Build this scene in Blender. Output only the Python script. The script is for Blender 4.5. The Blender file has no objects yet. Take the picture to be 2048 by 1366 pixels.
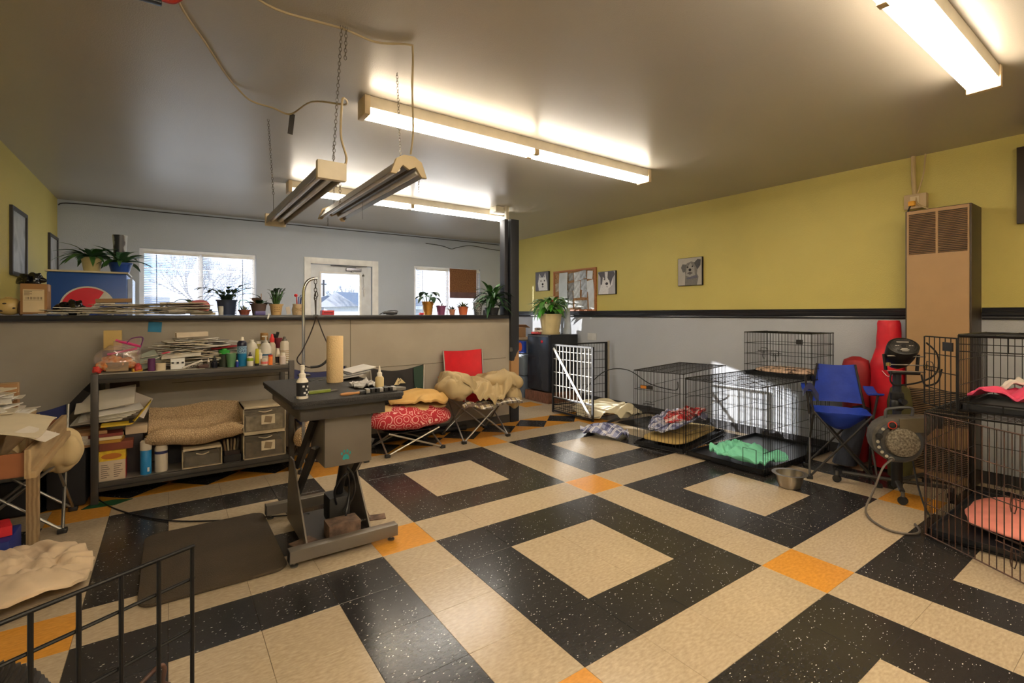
import bpy, bmesh, math, random
from mathutils import Vector, Matrix, noise
R = math.radians
random.seed(7)
sc = bpy.context.scene
C = sc.collection

# ------------------------------------------------------------------ camera
CAM = Vector((-1.2167, -1.3022, 1.2751))
cd = bpy.data.cameras.new('camera')
cam = bpy.data.objects.new('camera', cd); C.objects.link(cam)
cam.location = CAM
cam.rotation_euler = (R(90), 0, -0.6276)
cd.sensor_fit = 'HORIZONTAL'; cd.sensor_width = 36.0
cd.lens = 978.57 / 2048 * 36.0
cd.shift_x = (1024 - 1047.95) / 2048
cd.shift_y = (628.6 - 683) / 2048
cd.clip_start = 0.02; cd.clip_end = 300
sc.camera = cam

# ------------------------------------------------------------------ sky
w = bpy.data.worlds.new('sky'); sc.world = w; w.use_nodes = True
nt = w.node_tree; nt.nodes.clear()
wo = nt.nodes.new('ShaderNodeOutputWorld'); bg = nt.nodes.new('ShaderNodeBackground')
tc = nt.nodes.new('ShaderNodeTexCoord'); mp = nt.nodes.new('ShaderNodeMapping')
mp.inputs['Scale'].default_value = (1.0, 1.0, 3.2)
nz = nt.nodes.new('ShaderNodeTexNoise'); nz.inputs['Scale'].default_value = 3.2; nz.inputs['Detail'].default_value = 7
rp = nt.nodes.new('ShaderNodeValToRGB')
rp.color_ramp.elements[0].position = .40; rp.color_ramp.elements[0].color = (.20, .42, .78, 1)
rp.color_ramp.elements[1].position = .60; rp.color_ramp.elements[1].color = (.90, .94, 1.0, 1)
nt.links.new(tc.outputs['Generated'], mp.inputs['Vector']); nt.links.new(mp.outputs[0], nz.inputs['Vector'])
nt.links.new(nz.outputs['Fac'], rp.inputs[0]); nt.links.new(rp.outputs[0], bg.inputs['Color'])
bg.inputs['Strength'].default_value = 2.1
nt.links.new(bg.outputs[0], wo.inputs[0])

# ------------------------------------------------------------------ sun
SUN_AZ, SUN_EL = R(30.9), R(12.6)
sd = bpy.data.lights.new('sun', 'SUN'); sd.energy = 13.0; sd.angle = R(0.6); sd.color = (1.0, .95, .88)
sun = bpy.data.objects.new('sun', sd); C.objects.link(sun)
sdir = Vector((math.sin(SUN_AZ) * math.cos(SUN_EL), -math.cos(SUN_AZ) * math.cos(SUN_EL), -math.sin(SUN_EL)))
sun.rotation_euler = sdir.to_track_quat('-Z', 'Y').to_euler()
sun.location = (-6, 14, 6)

# ------------------------------------------------------------------ exposure
TUBE = 27.0          # brightness of the lit fluorescent tubes
vs = sc.view_settings
vs.view_transform = 'Standard'; vs.look = 'None'; vs.gamma = 1.0; vs.use_curve_mapping = False
vs.exposure = 0.67
sc.cycles.use_denoising = True
sc.cycles.use_adaptive_sampling = True; sc.cycles.adaptive_threshold = .03
sc.cycles.max_bounces = 6; sc.cycles.diffuse_bounces = 4; sc.cycles.glossy_bounces = 3; sc.cycles.transparent_max_bounces = 12
sc.cycles.sample_clamp_indirect = 6.0

# ------------------------------------------------------------------ materials
def lin(c):
    o = []
    for x in c[:3]:
        x = x / 255
        o.append(x / 12.92 if x <= .04045 else ((x + .055) / 1.055) ** 2.4)
    return (*o, 1)
MATS = {}
def new_mat(name):
    m = bpy.data.materials.new(name); m.use_nodes = True
    n = m.node_tree.nodes; b = n['Principled BSDF']
    return m, n, m.node_tree.links, b
def M(c, rough=.6, metal=0.0, var=.08, scale=9, bump=0.0, bscale=120, spec=.5, coat=0.0):
    key = (tuple(c), rough, metal, var, scale, bump, bscale, spec, coat)
    if key in MATS: return MATS[key]
    m, n, l, b = new_mat('paint_%d' % len(MATS))
    b.inputs['Roughness'].default_value = rough; b.inputs['Metallic'].default_value = metal
    b.inputs['Specular IOR Level'].default_value = spec; b.inputs['Coat Weight'].default_value = coat
    col = lin(c)
    t = n.new('ShaderNodeTexCoord')
    a = n.new('ShaderNodeTexNoise'); a.inputs['Scale'].default_value = scale; a.inputs['Detail'].default_value = 4
    l.new(t.outputs['Object'], a.inputs['Vector'])
    r = n.new('ShaderNodeValToRGB')
    r.color_ramp.elements[0].position = .3; r.color_ramp.elements[1].position = .7
    r.color_ramp.elements[0].color = (*[x * (1 - var) for x in col[:3]], 1)
    r.color_ramp.elements[1].color = (*[min(1, x * (1 + var)) for x in col[:3]], 1)
    l.new(a.outputs['Fac'], r.inputs[0]); l.new(r.outputs[0], b.inputs['Base Color'])
    if bump:
        q = n.new('ShaderNodeTexNoise'); q.inputs['Scale'].default_value = bscale; q.inputs['Detail'].default_value = 3
        l.new(t.outputs['Object'], q.inputs['Vector'])
        bp = n.new('ShaderNodeBump'); bp.inputs['Strength'].default_value = bump; bp.inputs['Distance'].default_value = .01
        l.new(q.outputs['Fac'], bp.inputs['Height']); l.new(bp.outputs[0], b.inputs['Normal'])
    MATS[key] = m
    return m
def emit(c, s, name):
    m, n, l, b = new_mat(name)
    b.inputs['Base Color'].default_value = lin((235, 232, 225))
    b.inputs['Emission Color'].default_value = (*c, 1); b.inputs['Emission Strength'].default_value = s
    return m
def clear(name, tint=(1, 1, 1), gloss=.06, body=0.0, bodyc=(200, 200, 200), rough=.02):
    # thin clear sheet: lets light straight through, with a faint reflection and an optional milky share
    key = ('clear', name)
    if key in MATS: return MATS[key]
    m = bpy.data.materials.new(name); m.use_nodes = True
    n = m.node_tree.nodes; l = m.node_tree.links; n.clear()
    o = n.new('ShaderNodeOutputMaterial'); tr = n.new('ShaderNodeBsdfTransparent'); gl = n.new('ShaderNodeBsdfGlossy')
    tr.inputs[0].default_value = (*tint, 1); gl.inputs['Roughness'].default_value = rough
    mx = n.new('ShaderNodeMixShader'); mx.inputs[0].default_value = gloss
    l.new(tr.outputs[0], mx.inputs[1]); l.new(gl.outputs[0], mx.inputs[2])
    if body:
        df = n.new('ShaderNodeBsdfDiffuse'); df.inputs[0].default_value = lin(bodyc)
        m2 = n.new('ShaderNodeMixShader'); m2.inputs[0].default_value = body
        l.new(mx.outputs[0], m2.inputs[1]); l.new(df.outputs[0], m2.inputs[2]); l.new(m2.outputs[0], o.inputs[0])
    else:
        l.new(mx.outputs[0], o.inputs[0])
    MATS[key] = m
    return m
def chips(name, base, chipc, thr, scale, stretch, base2=None, rough=.28, bv=.08):
    # vinyl composition tile: mottled body with elongated chips
    m, n, l, b = new_mat(name)
    g = n.new('ShaderNodeNewGeometry'); mpn = n.new('ShaderNodeMapping')
    mpn.inputs['Rotation'].default_value = (0, 0, R(20)); mpn.inputs['Scale'].default_value = (1, stretch, 1)
    l.new(g.outputs['Position'], mpn.inputs['Vector'])
    v = n.new('ShaderNodeTexVoronoi'); v.inputs['Scale'].default_value = scale; v.inputs['Randomness'].default_value = 1
    l.new(mpn.outputs[0], v.inputs['Vector'])
    # chip size differs from cell to cell
    sep = n.new('ShaderNodeSeparateColor'); l.new(v.outputs['Color'], sep.inputs[0])
    mu = n.new('ShaderNodeMath'); mu.operation = 'POWER'; mu.inputs[1].default_value = 5.0
    l.new(sep.outputs[0], mu.inputs[0])
    m3 = n.new('ShaderNodeMath'); m3.operation = 'MULTIPLY'; m3.inputs[1].default_value = thr
    l.new(mu.outputs[0], m3.inputs[0])
    lt = n.new('ShaderNodeMath'); lt.operation = 'LESS_THAN'
    l.new(v.outputs['Distance'], lt.inputs[0]); l.new(m3.outputs[0], lt.inputs[1])
    ns = n.new('ShaderNodeTexNoise'); ns.inputs['Scale'].default_value = 38; ns.inputs['Detail'].default_value = 6
    l.new(mpn.outputs[0], ns.inputs['Vector'])
    nb = n.new('ShaderNodeTexNoise'); nb.inputs['Scale'].default_value = 1.6; nb.inputs['Detail'].default_value = 3
    l.new(g.outputs['Position'], nb.inputs['Vector'])
    ad = n.new('ShaderNodeMath'); ad.operation = 'MULTIPLY_ADD'; ad.inputs[1].default_value = .35
    l.new(nb.outputs['Fac'], ad.inputs[0]); l.new(ns.outputs['Fac'], ad.inputs[2])
    r = n.new('ShaderNodeValToRGB'); col = lin(base); c2 = lin(base2 or base)
    r.color_ramp.elements[0].position = .45; r.color_ramp.elements[1].position = .9
    r.color_ramp.elements[0].color = (*[x * (1 - bv) for x in col[:3]], 1)
    r.color_ramp.elements[1].color = (*[x * (1 + bv) for x in c2[:3]], 1)
    l.new(ad.outputs[0], r.inputs[0])
    mx = n.new('ShaderNodeMix'); mx.data_type = 'RGBA'
    l.new(lt.outputs[0], mx.inputs[0]); l.new(r.outputs[0], mx.inputs[6]); mx.inputs[7].default_value = lin(chipc)
    l.new(mx.outputs[2], b.inputs['Base Color'])
    rr = n.new('ShaderNodeMapRange'); rr.inputs[3].default_value = rough; rr.inputs[4].default_value = rough + .09
    l.new(nb.outputs['Fac'], rr.inputs[0]); l.new(rr.outputs[0], b.inputs['Roughness'])
    bp = n.new('ShaderNodeBump'); bp.inputs['Strength'].default_value = .06; bp.inputs['Distance'].default_value = .004
    l.new(ns.outputs['Fac'], bp.inputs['Height']); l.new(bp.outputs[0], b.inputs['Normal'])
    return m
def ramp_mat(name, tex, stops, rough=.8, scale=10, mapscale=(1, 1, 1), bump=0, metal=0, dist=0, const=False, coord='Object'):
    m, n, l, b = new_mat(name)
    t = n.new('ShaderNodeTexCoord'); mpn = n.new('ShaderNodeMapping'); mpn.inputs['Scale'].default_value = mapscale
    l.new(t.outputs[coord], mpn.inputs['Vector'])
    if tex == 'wave':
        q = n.new('ShaderNodeTexWave'); q.inputs['Distortion'].default_value = dist; q.inputs['Detail'].default_value = 3
    elif tex == 'voronoi':
        q = n.new('ShaderNodeTexVoronoi'); q.feature = 'DISTANCE_TO_EDGE'
    else:
        q = n.new('ShaderNodeTexNoise'); q.inputs['Detail'].default_value = 6; q.inputs['Distortion'].default_value = dist
    q.inputs['Scale'].default_value = scale
    l.new(mpn.outputs[0], q.inputs['Vector'])
    r = n.new('ShaderNodeValToRGB')
    if const: r.color_ramp.interpolation = 'CONSTANT'
    out = q.outputs['Distance'] if tex == 'voronoi' else q.outputs['Fac']
    while len(r.color_ramp.elements) < len(stops): r.color_ramp.elements.new(.5)
    for e, (p, c) in zip(r.color_ramp.elements, stops):
        e.position = p; e.color = lin(c)
    l.new(out, r.inputs[0]); l.new(r.outputs[0], b.inputs['Base Color'])
    b.inputs['Roughness'].default_value = rough; b.inputs['Metallic'].default_value = metal
    if bump:
        bp = n.new('ShaderNodeBump'); bp.inputs['Strength'].default_value = bump; bp.inputs['Distance'].default_value = .01
        l.new(out, bp.inputs['Height']); l.new(bp.outputs[0], b.inputs['Normal'])
    return m
def plaid(name, base, dark, accent, scale=14, thin=(235, 235, 235)):
    m, n, l, b = new_mat(name)
    t = n.new('ShaderNodeTexCoord'); s = n.new('ShaderNodeSeparateXYZ')
    l.new(t.outputs['Object'], s.inputs[0])
    cur = None
    def stripe(out, freq, thr, color, cur):
        a = n.new('ShaderNodeMath'); a.operation = 'MULTIPLY'; a.inputs[1].default_value = freq; l.new(out, a.inputs[0])
        f = n.new('ShaderNodeMath'); f.operation = 'FRACT'; l.new(a.outputs[0], f.inputs[0])
        g = n.new('ShaderNodeMath'); g.operation = 'LESS_THAN'; g.inputs[1].default_value = thr; l.new(f.outputs[0], g.inputs[0])
        h = n.new('ShaderNodeMath'); h.operation = 'MULTIPLY'; h.inputs[1].default_value = .65; l.new(g.outputs[0], h.inputs[0])
        x = n.new('ShaderNodeMix'); x.data_type = 'RGBA'; l.new(h.outputs[0], x.inputs[0])
        if cur is None: x.inputs[6].default_value = lin(base)
        else: l.new(cur, x.inputs[6])
        x.inputs[7].default_value = lin(color)
        return x.outputs[2]
    for o in ('X', 'Y'):
        cur = stripe(s.outputs[o], scale, .42, dark, cur)
        cur = stripe(s.outputs[o], scale * .5, .16, accent, cur)
        cur = stripe(s.outputs[o], scale * .77, .08, thin, cur)
    l.new(cur, b.inputs['Base Color']); b.inputs['Roughness'].default_value = .95
    return m

# ------------------------------------------------------------------ mesh helpers
def tag(o, label=None, cat=None, group=None, kind=None):
    if label: o['label'] = label
    if cat: o['category'] = cat
    if group: o['group'] = group
    if kind: o['kind'] = kind
    return o
def thing(name, label, cat, loc=(0, 0, 0), rz=0.0, group=None):
    o = bpy.data.objects.new(name, None); C.objects.link(o)
    o.empty_display_size = .05
    o.location = loc; o.rotation_euler = (0, 0, rz)
    return tag(o, label, cat, group)
def frame_of(d):
    d = d.normalized()
    a = Vector((0, 0, 1)) if abs(d.z) < .9 else Vector((1, 0, 0))
    x = d.cross(a).normalized(); y = d.cross(x).normalized()
    return x, y
def smooth_path(pts, n=6, closed=False):
    P = [Vector(p) for p in pts]; out = []
    L = len(P); rng = range(L if closed else L - 1)
    for i in rng:
        if closed: p0, p1, p2, p3 = P[(i - 1) % L], P[i], P[(i + 1) % L], P[(i + 2) % L]
        else: p0, p1, p2, p3 = P[max(i - 1, 0)], P[i], P[i + 1], P[min(i + 2, L - 1)]
        for k in range(n):
            t = k / n
            out.append(.5 * (2 * p1 + (p2 - p0) * t + (2 * p0 - 5 * p1 + 4 * p2 - p3) * t * t + (3 * p1 - p0 - 3 * p2 + p3) * t ** 3))
    if not closed: out.append(P[-1])
    return out
class MB:
    def __init__(s): s.v = []; s.f = []
    def add(s, v, f, mat=None):
        k = len(s.v)
        s.v += [(mat @ Vector(p)) if mat else Vector(p) for p in v]
        s.f += [tuple(i + k for i in q) for q in f]
        return s
    def box(s, c, d, rz=0.0, rx=0.0, ry=0.0, m=None):
        x, y, z = d[0] / 2, d[1] / 2, d[2] / 2
        v = [(-x, -y, -z), (x, -y, -z), (x, y, -z), (-x, y, -z), (-x, -y, z), (x, -y, z), (x, y, z), (-x, y, z)]
        f = [(0, 3, 2, 1), (4, 5, 6, 7), (0, 1, 5, 4), (1, 2, 6, 5), (2, 3, 7, 6), (3, 0, 4, 7)]
        T = Matrix.Translation(c) @ Matrix.Rotation(rz, 4, 'Z') @ Matrix.Rotation(ry, 4, 'Y') @ Matrix.Rotation(rx, 4, 'X')
        return s.add(v, f, m @ T if m else T)
    def bb(s, x0, x1, y0, y1, z0, z1):
        return s.box(((x0 + x1) / 2, (y0 + y1) / 2, (z0 + z1) / 2), (x1 - x0, y1 - y0, z1 - z0))
    def cyl(s, p0, p1, r0, r1=None, n=12, caps=True):
        p0, p1 = Vector(p0), Vector(p1); r1 = r0 if r1 is None else r1
        x, y = frame_of(p1 - p0); v = []
        for p, r in ((p0, r0), (p1, r1)):
            for i in range(n):
                a = 2 * math.pi * i / n
                v.append(p + (x * math.cos(a) + y * math.sin(a)) * r)
        f = [(i, i + n, (i + 1) % n + n, (i + 1) % n) for i in range(n)]
        if caps: f += [tuple(range(n)), tuple(range(2 * n - 1, n - 1, -1))]
        return s.add(v, f)
    def tube(s, pts, r, n=8, closed=False, caps=True, flat=1.0):
        P = [Vector(p) for p in pts]; L = len(P); v = []; prev = None
        rr = r if isinstance(r, (list, tuple)) else [r] * L
        for i, p in enumerate(P):
            a, b = (P[i - 1] if i or closed else P[0]), (P[(i + 1) % L] if i < L - 1 or closed else P[-1])
            d = (b - a)
            if d.length < 1e-9: d = Vector((0, 0, 1))
            d.normalize()
            if prev is None: x, y = frame_of(d)
            else:
                x = prev - d * prev.dot(d)
                if x.length < 1e-6: x, _ = frame_of(d)
                x.normalize(); y = d.cross(x)
            prev = x
            for k in range(n):
                t = 2 * math.pi * k / n
                v.append(p + x * math.cos(t) * rr[i] + y * math.sin(t) * rr[i] * flat)
        f = []
        for i in range(L if closed else L - 1):
            j = (i + 1) % L
            for k in range(n):
                f.append((i * n + k, i * n + (k + 1) % n, j * n + (k + 1) % n, j * n + k))
        if caps and not closed: f += [tuple(range(n - 1, -1, -1)), tuple((L - 1) * n + k for k in range(n))]
        return s.add(v, f)
    def lathe(s, prof, c=(0, 0, 0), n=24, m=None, sy=1.0):
        v = []; f = []
        for r, z in prof:
            for k in range(n):
                t = 2 * math.pi * k / n
                v.append((c[0] + r * math.cos(t), c[1] + r * math.sin(t) * sy, c[2] + z))
        for i in range(len(prof) - 1):
            for k in range(n):
                f.append((i * n + k, i * n + (k + 1) % n, (i + 1) * n + (k + 1) % n, (i + 1) * n + k))
        if prof[0][0] > 1e-5: f.append(tuple(range(n - 1, -1, -1)))
        if prof[-1][0] > 1e-5: f.append(tuple((len(prof) - 1) * n + k for k in range(n)))
        return s.add(v, f, m)
    def grid(s, fn, nu, nv, wu=False, wv=False):
        k = len(s.v); cu = nu if wu else nu + 1; cv = nv if wv else nv + 1
        for i in range(cu):
            for j in range(cv): s.v.append(Vector(fn(i / nu, j / nv)))
        for i in range(nu):
            for j in range(nv):
                a, b = i, (i + 1) % cu if wu else i + 1
                c, d = j, (j + 1) % cv if wv else j + 1
                s.f.append((k + a * cv + c, k + b * cv + c, k + b * cv + d, k + a * cv + d))
        return s
    def prism(s, poly, th, m=None):
        # 2-D outline in x,y extruded along z by th
        n = len(poly)
        v = [(x, y, 0) for x, y in poly] + [(x, y, th) for x, y in poly]
        f = [tuple(range(n - 1, -1, -1)), tuple(range(n, 2 * n))] + [(i, (i + 1) % n, (i + 1) % n + n, i + n) for i in range(n)]
        return s.add(v, f, m)
    def sheet(s, fn, nu, nv, th):
        # a closed thin sheet: top surface fn(u,v) and the same moved down by th
        k = len(s.v); cv = nv + 1; tot = (nu + 1) * cv
        top = [Vector(fn(i / nu, j / nv)) for i in range(nu + 1) for j in range(cv)]
        s.v += top + [p - Vector((0, 0, th)) for p in top]
        for i in range(nu):
            for j in range(nv):
                a, b, c, d = i * cv + j, (i + 1) * cv + j, (i + 1) * cv + j + 1, i * cv + j + 1
                s.f.append((k + a, k + b, k + c, k + d)); s.f.append((k + tot + d, k + tot + c, k + tot + b, k + tot + a))
        edge = [i * cv for i in range(nu)] + [nu * cv + j for j in range(nv)] + [(nu - i) * cv + nv for i in range(nu)] + [nv - j for j in range(nv)]
        for q in range(len(edge)):
            a, b = edge[q], edge[(q + 1) % len(edge)]
            s.f.append((k + b, k + a, k + tot + a, k + tot + b))
        return s
    def mesh(s, name, mat, bevel=0, smooth=None, off=None, seg=2):
        me = bpy.data.meshes.new(name)
        vv = [p - off for p in s.v] if off is not None else s.v
        me.from_pydata([tuple(p) for p in vv], [], s.f)
        if bevel:
            b = bmesh.new(); b.from_mesh(me)
            bmesh.ops.recalc_face_normals(b, faces=b.faces)
            es = [e for e in b.edges if len(e.link_faces) == 2 and e.calc_face_angle(0) > .6]
            bmesh.ops.bevel(b, geom=es, offset=bevel, segments=seg, affect='EDGES', profile=.6, clamp_overlap=True)
            b.to_mesh(me); b.free()
        else:
            b = bmesh.new(); b.from_mesh(me); bmesh.ops.recalc_face_normals(b, faces=b.faces); b.to_mesh(me); b.free()
        if smooth is not None or bevel:
            for p in me.polygons: p.use_smooth = True
            me.set_sharp_from_angle(angle=R(smooth if smooth else 40))
        for mm in (mat if isinstance(mat, (list, tuple)) else [mat]): me.materials.append(mm)
        return me
    def build(s, name, mat, parent=None, world=False, bevel=0, smooth=None, seg=2):
        off = parent.location.copy() if (world and parent is not None) else None
        me = s.mesh(name, mat, bevel, smooth, off, seg)
        o = bpy.data.objects.new(name, me); C.objects.link(o)
        if parent is not None: o.parent = parent
        return o
def put(me, name, parent=None, loc=(0, 0, 0), rot=(0, 0, 0), scale=(1, 1, 1)):
    o = bpy.data.objects.new(name, me); C.objects.link(o)
    o.location = loc; o.rotation_euler = rot; o.scale = scale
    if parent is not None: o.parent = parent
    return o
def struct(o): o['kind'] = 'structure'; return o
def fn_noise(x, y, z=0.0): return noise.noise(Vector((x, y, z)))
def text_mb(t, size, mat, name='lettering', parent=None, matrix=None, depth=.0006, align='CENTER', bend=None, sx=1.0):
    cu = bpy.data.curves.new('t', 'FONT'); cu.body = t; cu.size = size; cu.align_x = align; cu.align_y = 'CENTER'
    cu.extrude = depth; cu.resolution_u = 2
    ob = bpy.data.objects.new('t', cu)
    me = bpy.data.meshes.new_from_object(ob); me.name = name
    bpy.data.objects.remove(ob); bpy.data.curves.remove(cu)
    for v in me.vertices:
        p = Vector((v.co.x * sx, v.co.y, v.co.z))
        if bend:                         # wrap round a vertical cylinder of radius bend, facing local -Y
            a = p.x / bend; rr = bend + p.z + .0004
            p = Vector((math.sin(a) * rr, -math.cos(a) * rr, p.y))
        v.co = matrix @ p if matrix else p
    me.materials.clear(); me.materials.append(mat)
    o = bpy.data.objects.new(name, me); C.objects.link(o)
    if parent is not None: o.parent = parent
    return o
def basis(o, x, y, z=None):
    x = Vector(x).normalized(); y = Vector(y).normalized(); z = Vector(z).normalized() if z else x.cross(y)
    m = Matrix((x, y, z)).transposed().to_4x4(); m.translation = Vector(o)
    return m

# ------------------------------------------------------------------ common materials
BLACKP = M((30, 30, 33), .35, var=.2)
BLACKM = M((26, 26, 28), .45, var=.15)
WIRE = M((22, 21, 21), .4, .4, var=.15)
RUSTW = ramp_mat('rusty_wire', 'noise', [(.35, (38, 30, 27)), (.7, (92, 58, 42))], .6, 14)
STEEL = M((170, 170, 168), .3, .95)
DULLSTEEL = M((120, 117, 112), .42, .85)
GUNM = M((74, 70, 66), .45, .55, var=.12)
WHITEP = M((232, 232, 230), .4)
CREAMP = M((222, 206, 172), .5)
PAPER = M((226, 220, 208), .85)
KRAFT = M((158, 118, 78), .85, var=.1)
GREENLEAF = M((58, 104, 46), .45, var=.3, scale=20)
DARKLEAF = M((30, 62, 34), .5, var=.3, scale=20)
PALELEAF = M((128, 160, 104), .5, var=.4, scale=30)
SOIL = M((52, 40, 32), .95, bump=.6, bscale=90)

# ================================================================== SETTING
T = .3048
XL, XR, YB, YF, ZC = -2.24, 3.78, 6.28, -4.2, 2.58
# ---- floor: slab with separate vinyl tiles
BEIGE = chips('tile_beige', (174, 156, 130), (132, 110, 84), .10, 95, 2.6, (190, 173, 146), .18)
DARK = chips('tile_black', (40, 38, 38), (214, 210, 200), .30, 70, 2.3, (50, 48, 48), .17, .14)
ORANGE = chips('tile_orange', (204, 142, 54), (216, 166, 88), .10, 80, 2.2, (216, 152, 62), .18)
floor = struct(MB().bb(XL, XR, YF, YB, -.12, -.0022).build('floor', M((96, 78, 60), .8)))
def tile_mesh(mat, nm, w=T - .0012):
    b = MB(); h = w / 2; e = .0008; z = .0022
    b.add([(-h, -h, -z), (h, -h, -z), (h, h, -z), (-h, h, -z), (-h, -h, -e), (h, -h, -e), (h, h, -e), (-h, h, -e),
           (-h + e, -h + e, 0), (h - e, -h + e, 0), (h - e, h - e, 0), (-h + e, h - e, 0)],
          [(3, 2, 1, 0), (0, 1, 5, 4), (1, 2, 6, 5), (2, 3, 7, 6), (3, 0, 4, 7), (4, 5, 9, 8), (5, 6, 10, 9), (6, 7, 11, 10), (7, 4, 8, 11), (8, 9, 10, 11)])
    return b.mesh(nm, mat)
tm = {'o': tile_mesh(ORANGE, 'floor_tile'), 'b': tile_mesh(DARK, 'floor_tile'), 'c': tile_mesh(BEIGE, 'floor_tile')}
def kind_at(i, j):
    u, v = i % 5, j % 5
    if u == 4 and v == 4: return 'o'
    if u == 4 or v == 4: return 'c'
    return 'b' if (u in (0, 3) or v in (0, 3)) else 'c'
cells = []
for i in range(-7, 12):
    for j in range(-13, 10): cells.append((i, j, j + .5, kind_at(i, j)))
    for j in range(12, 20): cells.append((i, j, j, 'o' if (i % 5 == 4 and j % 5 == 4) else 'c'))
def seen(x, y):
    d = Vector((x, y, 0)) - CAM; s, c = math.sin(.6276), math.cos(.6276)
    z = d.x * s + d.y * c
    if z < .3: return False
    px = 1047.95 + 978.57 * (d.x * c - d.y * s) / z; py = 628.6 + 978.57 * 1.2751 / z
    return -70 < px < 2118 and py < 1440 and (y < 3.5 or x > 1.95)
far = {'o': MB(), 'b': MB(), 'c': MB()}; ntile = 0
cells.sort(key=lambda c: ((c[0] + .5) * T - CAM.x) ** 2 + (c[2] * T - CAM.y) ** 2)
for i, j, yc, k in cells:
    x, y = (i + .5) * T, yc * T
    if x - T / 2 < XL or x + T / 2 > XR or y + T / 2 > YB: continue
    if seen(x, y) and ntile < 296:
        ntile += 1
        put(tm[k], 'floor_tile', floor, (x, y, 0), (0, 0, 0))
    else:
        far[k].box((x, y, -.0011), (T - .0012, T - .0012, .0022))
for k, mt in (('o', ORANGE), ('b', DARK), ('c', BEIGE)):
    tag(far[k].build('further_tiles', mt, floor), kind='stuff')
# cut tiles along the walls, and the border of black diamonds in front of the counter wall
edge = MB()
edge.bb(12 * T + .0006, XR, YF, 10 * T, -.0022, 0); edge.bb(12 * T + .0006, XR, 11.5 * T, YB, -.0022, 0)
edge.bb(XL, -7 * T - .0006, YF, YB, -.0022, 0); edge.bb(-7 * T, 12 * T, YF, -13 * T, -.0022, 0)
edge.bb(-7 * T, 12 * T, 19.5 * T, YB, -.0022, 0)
tag(edge.build('edge_tile', BEIGE, floor), kind='stuff')
def tri(mat, nm, pts):
    return MB().prism(pts, .0022).mesh(nm, mat)
g = .75 * T - .0008
dm = tri(DARK, 'floor_tile', [(-g, 0), (0, -g), (g, 0), (0, g)])
ou = tri(ORANGE, 'floor_tile', [(-g, 0), (g, 0), (0, -g)]); od = tri(ORANGE, 'floor_tile', [(-g, 0), (0, g), (g, 0)])
for k in range(-5, 9):
    x = (5.77 - 4.5 + 1.5 * k) * T
    if x - g < XL or x + g > XR + .2: continue
    put(dm, 'floor_tile', floor, (x, 10.75 * T, -.0022))
    if x + .75 * T + g < XR + .2:
        put(ou, 'floor_tile', floor, (x + .75 * T, 11.5 * T, -.0022)); put(od, 'floor_tile', floor, (x + .75 * T, 10 * T, -.0022))

# ---- walls
YELLOW = M((200, 186, 104), .55, var=.03, scale=2, bump=.25, bscale=110)
GREYW = M((180, 185, 193), .5, var=.03, scale=2, bump=.25, bscale=110)
BACKW = M((178, 187, 200), .6, var=.03, scale=2, bump=.15, bscale=110)
PARTW = ramp_mat('partition_paint', 'noise', [(.3, (150, 141, 128)), (.7, (164, 156, 143))], .6, 2.5)
CEILM = M((170, 165, 156), .33, var=.03, scale=1.5, bump=.10, bscale=150, spec=.8)
def two_tone(name, x0, x1, y0, y1, zs=1.28):
    lo = MB().bb(x0, x1, y0, y1, 0, zs); hi = MB().bb(x0, x1, y0, y1, zs, ZC)
    b = MB(); b.add(lo.v, lo.f); b.add(hi.v, hi.f)
    o = b.build(name, [GREYW, YELLOW])
    for p in o.data.polygons: p.material_index = 1 if p.center.z > zs - .001 and not (abs(p.center.z - zs) < .002 and p.normal.z > .5) else 0
    return struct(o)
two_tone('wall_right', XR, XR + .14, YF, YB); two_tone('wall_left', XL - .14, XL, YF, YB)
two_tone('wall_front', XL - .14, XR + .14, YF - .14, YF)
W1 = (-1.51, -.25, .95, 2.09); W2 = (2.05, 3.31, .95, 2.08); DR = (.45, 1.35, 0, 2.015)
bk = MB(); y0, y1 = YB, YB + .14
bk.bb(XL - .14, W1[0], y0, y1, 0, ZC); bk.bb(W1[1], DR[0], y0, y1, 0, ZC); bk.bb(DR[1], W2[0], y0, y1, 0, ZC); bk.bb(W2[1], XR + .14, y0, y1, 0, ZC)
for a in (W1, W2, DR):
    bk.bb(a[0], a[1], y0, y1, a[3], ZC)
    if a[2] > 0: bk.bb(a[0], a[1], y0, y1, 0, a[2])
struct(bk.build('wall_back', BACKW))
struct(MB().bb(XL - .14, XR + .14, YF - .14, YB + .14, ZC, ZC + .12).build('ceiling', CEILM))

# chair rail and baseboards
def rail(name, x, y0, y1, z, s=-1):
    prof = [(0, -.045), (.014, -.045), (.018, -.034), (.014, -.022), (.026, -.014), (.028, .006), (.018, .014), (.02, .026), (.014, .036), (.016, .045), (0, .045)]
    b = MB(); n = len(prof); v = [(x + s * p, yy, z + q) for yy in (y0, y1) for p, q in prof]
    f = [(i, (i + 1) % n, (i + 1) % n + n, i + n) for i in range(n)] + [tuple(range(n)), tuple(range(2 * n - 1, n - 1, -1))]
    b.add(v, f)
    return struct(b.build(name, M((34, 36, 42), .28, var=.1)))
rail('trim_1', XR, .07, YB, 1.281); rail('trim_2', XR, YF, -.34, 1.281)
struct(MB().bb(XR - .012, XR, .07, YB, 0, .09).build('baseboard_right', M((58, 58, 62), .5)))
struct(MB().bb(XR - .012, XR, YF, -.34, 0, .09).build('baseboard_front', M((58, 58, 62), .5)))

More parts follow.
